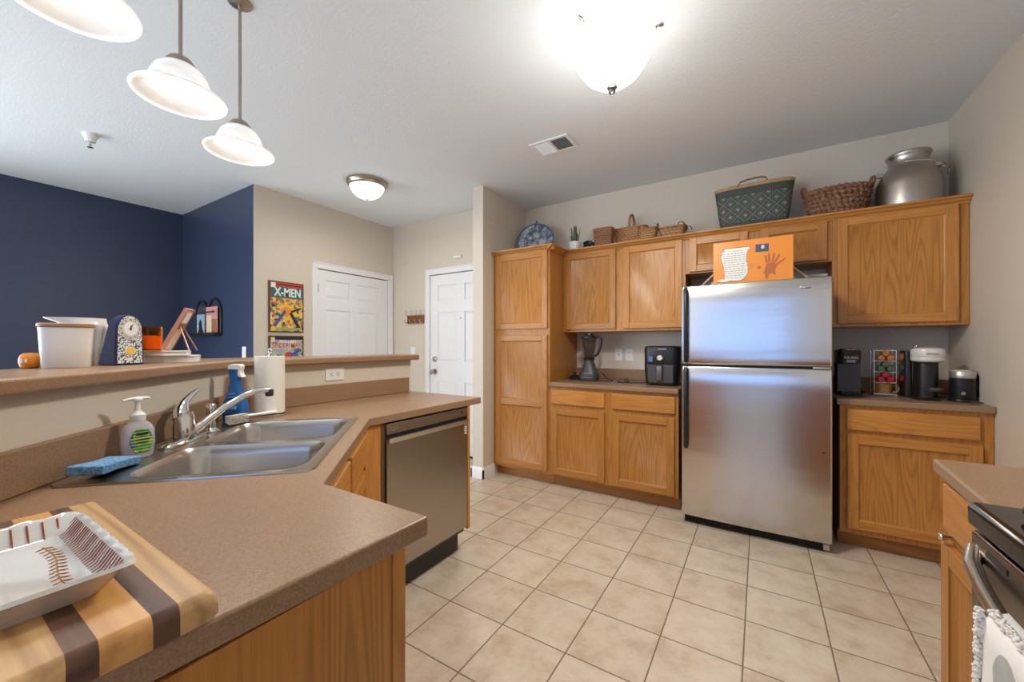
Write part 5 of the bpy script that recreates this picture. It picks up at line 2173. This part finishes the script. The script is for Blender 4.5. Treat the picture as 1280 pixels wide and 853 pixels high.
tag(o, 'coiled black cord lying beside the air fryer', 'cord')

# pod coffee maker left
km = thing('coffee_maker', 'slim black pod coffee maker next to the refrigerator', 'coffee maker', (.482, 3.36, zc), 0)
b = MB()
b.loft([(.0, .058, .120, 6), (.018, .060, .122, 6)], 40)
b.build('drip_base', BLACK, km, smooth=30)
b = MB()
b.loft([(.018, .056, .060, 6, 0, .058), (.21, .056, .060, 6, 0, .058)], 40)
b.build('column', BLACKM, km, smooth=30)
b = MB()
b.loft([(.205, .057, .112, 5, 0, .004), (.285, .060, .118, 5, 0, .0), (.293, .056, .112, 5, 0, 0)], 40)
b.build('head', BLACK, km, smooth=30)
b = MB()
b.loft([(.288, .052, .050, 2.4, 0, -.060), (.298, .055, .054, 2.4, 0, -.058), (.303, .048, .046, 2.4, 0, -.055)], 32)
b.build('lid_band', STEELP, km, smooth=40)
MB().box(-.056, .056, -.062, -.0615, .02, .205).build('front_panel', DGREY, km)
MB().box(-.048, .048, -.118, -.060, .018, .028).build('drip_tray', BLACKM, km, bevel=.003)
text('KEURIG', .020, WHITEM, km, (.004, -.1192, .245), rt, name='brand_lettering', sx=1.0)
MB().box(-.020, .024, -.1195, -.116, .215, .232).build('label_patch', GREY, km)
cdm = MB()
cdm.tube([(.530, 3.46, 1.0), (.560, 3.50, .97), (.585, 3.53, .925), (.60, 3.54, .920), (.56, 3.56, .920)], .004, 8)
o = cdm.build('power_cord', BLACK, smooth=60)
tag(o, 'black cord behind the slim coffee maker and pod rack', 'cord')

# pod rack with mug
pr_ = thing('pod_rack', 'chrome wire rack holding rows of coffee pods beside the white machine', 'rack', (.672, 3.44, zc), 0)
b = MB()
for x in (-.052, .052):
    for y_ in (-.045, .045):
        b.tube([(x, y_, 0), (x, y_, .290)], .003, 8)
for z_ in (.012, .086, .154, .222, .290):
    b.tube([(-.052, -.045, z_), (.052, -.045, z_), (.052, .045, z_), (-.052, .045, z_)], .0025, 6, closed=True)
b.build('wire_frame', CHROME, pr_, smooth=60)
b = MB()
for z_ in (.083, .151, .219):
    b.box(-.05, .05, -.043, .043, z_ - .001, z_ + .001)
b.box(-.060, .060, -.055, .055, .004, .009)
b.build('shelf', plain('rack_shelf', (.35, .34, .33), .3, 1), pr_)
PODC = [((.10, .14, .08), 'green'), ((.42, .02, .03), 'red'), ((.50, .20, .06), 'copper')]
pods = {}
for (c_, n_) in PODC:
    t = thing('coffee_pod', 'temp', 'coffee pod', (0, 0, 0), 0)
    Mq = Matrix.Rotation(PI / 2, 4, 'X')
    b = MB(Mq)
    b.lathe([(0, 0), (.0275, 0), (.0275, .002), (.025, .003), (.019, .032), (0, .034)], 20)
    b.build('cup', plain('pod_' + n_, c_, .35, .4), t, smooth=40)
    b = MB(Mq)
    b.lathe([(0, -.0008), (.022, -.0008), (.022, -.0001), (0, -.0001)], 20)
    b.build('foil', plain('foil_' + n_, tuple(min(1, v_ * 1.9 + .06) for v_ in c_), .3, .5), t)
    pods[n_] = t
first = set()
for row, (n_, zrow, lab) in enumerate((('red', .104, 'red'), ('green', .172, 'green'), ('copper', .240, 'copper brown'))):
    for i, (dx_, ddy, dz_) in enumerate(((-.022, 0, 0), (.022, 0, 0), (0, .0, .028))):
        L_ = '%s coffee pod in the %s row of the wire rack, %s' % (lab, ('lowest', 'middle', 'top')[row], ('left front', 'right front', 'upper one')[i])
        t = pods[n_] if n_ not in first else dup(pods[n_])
        first.add(n_)
        t['label'] = L_
        t['group'] = 'coffee pods in the wire rack'
        t.location = (.672 + dx_, 3.402, zc + zrow + .003 + dz_)
        t.rotation_euler = (0, .7 * (i - 1), 0)
        t.scale = (.86, 1, .86)
    for i in (0, 1):
        t = dup(pods[n_], '%s coffee pod on the right side of the rack, %s' % (lab, ('nearer the front', 'farther back')[i]), 'coffee pods in the wire rack')
        t.location = (.672 + .080, 3.42 + .042 * i, zc + zrow + .010)
        t.rotation_euler = (0, 0, PI / 2)
        t.scale = (.86, 1, .86)
mg = thing('mug', 'ochre mug on the bottom shelf of the pod rack', 'mug', (.672, 3.44, zc + .0095))
b = MB()
b.lathe([(0, 0), (.036, 0), (.042, .006), (.044, .068), (.041, .068), (.039, .010), (0, .008)], 32)
b.build('cup', plain('ochre_glaze', (.42, .22, .05), .3), mg, smooth=40)
b = MB()
b.tube([(.042, -.01, .055), (.064, -.014, .056), (.072, -.016, .038), (.064, -.014, .018), (.042, -.01, .014)], .0055, 10)
b.build('handle', plain('ochre_handle', (.50, .30, .10), .3), mg, smooth=60)

# white capsule machine
nm = thing('capsule_machine', 'white topped black capsule coffee machine beside the pod rack', 'coffee maker', (.843, 3.36, zc), 0)
b = MB()
b.loft([(0, .058, .105, 4, -.005, 0), (.012, .060, .108, 4, -.005, 0)], 40)
b.build('base', BLACK, nm, smooth=30)
b = MB()
b.lathe([(0, .012), (.054, .012), (.054, .215), (.060, .222), (0, .222)], 40, (.004, .0, 0))
b.build('column', BLACK, nm, smooth=40)
b = MB()
b.loft([(0, .020, .060, 5, -.064, .085), (.285, .020, .060, 5, -.064, .085), (.290, .017, .055, 5, -.064, .085)], 40)
b.build('water_tank', plain('tank_dark', (.02, .018, .017), .15), nm, smooth=30)
b = MB()
b.lathe([(0, .222), (.060, .222), (.072, .230), (.0745, .238), (.0745, .252), (.0735, .2535), (.0745, .255), (.0745, .292), (.070, .302), (.050, .308), (0, .309)], 48, (.010, -.01, 0))
b.build('white_head', CERAMIC, nm, smooth=35)
b = MB()
b.lathe([(.0746, .2525), (.0752, .2528), (.0752, .2546), (.0746, .255)], 48, (.010, -.01, 0))
b.build('seam', GREY, nm)
b = MB()
b.tube([(-.045, .0, .305), (-.045, -.005, .318), (-.035, -.008, .320)], .005, 8)
b.build('lever', CHROME, nm, smooth=60)
b = MB()
b.loft([(.310, .042, .03, 3, .012, -.01), (.315, .040, .028, 3, .012, -.01)], 32)
b.build('lid_plate', plain('rose_plate', (.45, .30, .24), .25, .6), nm, smooth=40)
text('NESPRESSO', .010, DGREY, nm, (.012, -.0852, .272), rt, name='brand_lettering', sx=1.1)
b = MB()
b.loft([(.055, .036, .036, 2, .018, -.075), (.068, .040, .040, 2, .018, -.075), (.071, .040, .040, 2, .018, -.075)], 28)
b.build('cup_support', DGREY, nm, smooth=40)
b = MB()
b.loft([(.0715, .033, .033, 2, .018, -.075), (.0735, .033, .033, 2, .018, -.075)], 28)
b.build('drip_grid', STEELP, nm, smooth=40)
cdm = MB()
cdm.tube([(.905, 3.40, .925), (.93, 3.38, .924), (.955, 3.37, .932), (.975, 3.36, .930)], .004, 8)
o = cdm.build('power_cord', BLACK, smooth=60)
tag(o, 'short black cord between the capsule machine and the milk frother', 'cord')
mf = thing('milk_frother', 'black milk frother with silver band at the right end of the worktop', 'milk frother', (.985, 3.31, zc), 0)
b = MB()
b.lathe([(0, 0), (.058, 0), (.060, .006), (.056, .014), (0, .014)], 36)
b.build('base', BLACK, mf, smooth=40)
b = MB()
b.lathe([(0, .0145), (.050, .0145), (.052, .02), (.052, .138), (0, .138)], 40)
b.build('jug', BLACK, mf, smooth=40)
b = MB()
b.lathe([(.0525, .136), (.053, .137), (.053, .170), (.050, .174), (.046, .170), (.046, .137)], 40)
b.build('silver_band', plain('frother_band', (.66, .62, .58), .3, .8), mf, smooth=40)
b = MB()
b.lathe([(0, .165), (.046, .165), (.046, .172), (.038, .182), (0, .184)], 32)
b.build('lid', plain('lid_clear', (.45, .42, .40), .15), mf, smooth=40)
b = MB()
b.tube([(.050, -.0, .150), (.064, 0, .145), (.066, 0, .09), (.062, 0, .03)], .009, 8, flat=.6)
b.build('handle', BLACK, mf, smooth=60)
b = MB(T((-.012, -.053, .05)) @ Matrix.Rotation(PI / 2, 4, 'X'))
b.lathe([(0, 0), (.009, 0), (.009, .002), (0, .002)], 16)
b.build('button', GREY, mf)
b = MB()
b.prism([(.012, -.075), (.058, -.075), (.0605, .0), (.012, .0)], 0, .007)
b.build('saucer_foot', DGREY, mf, bevel=.002)
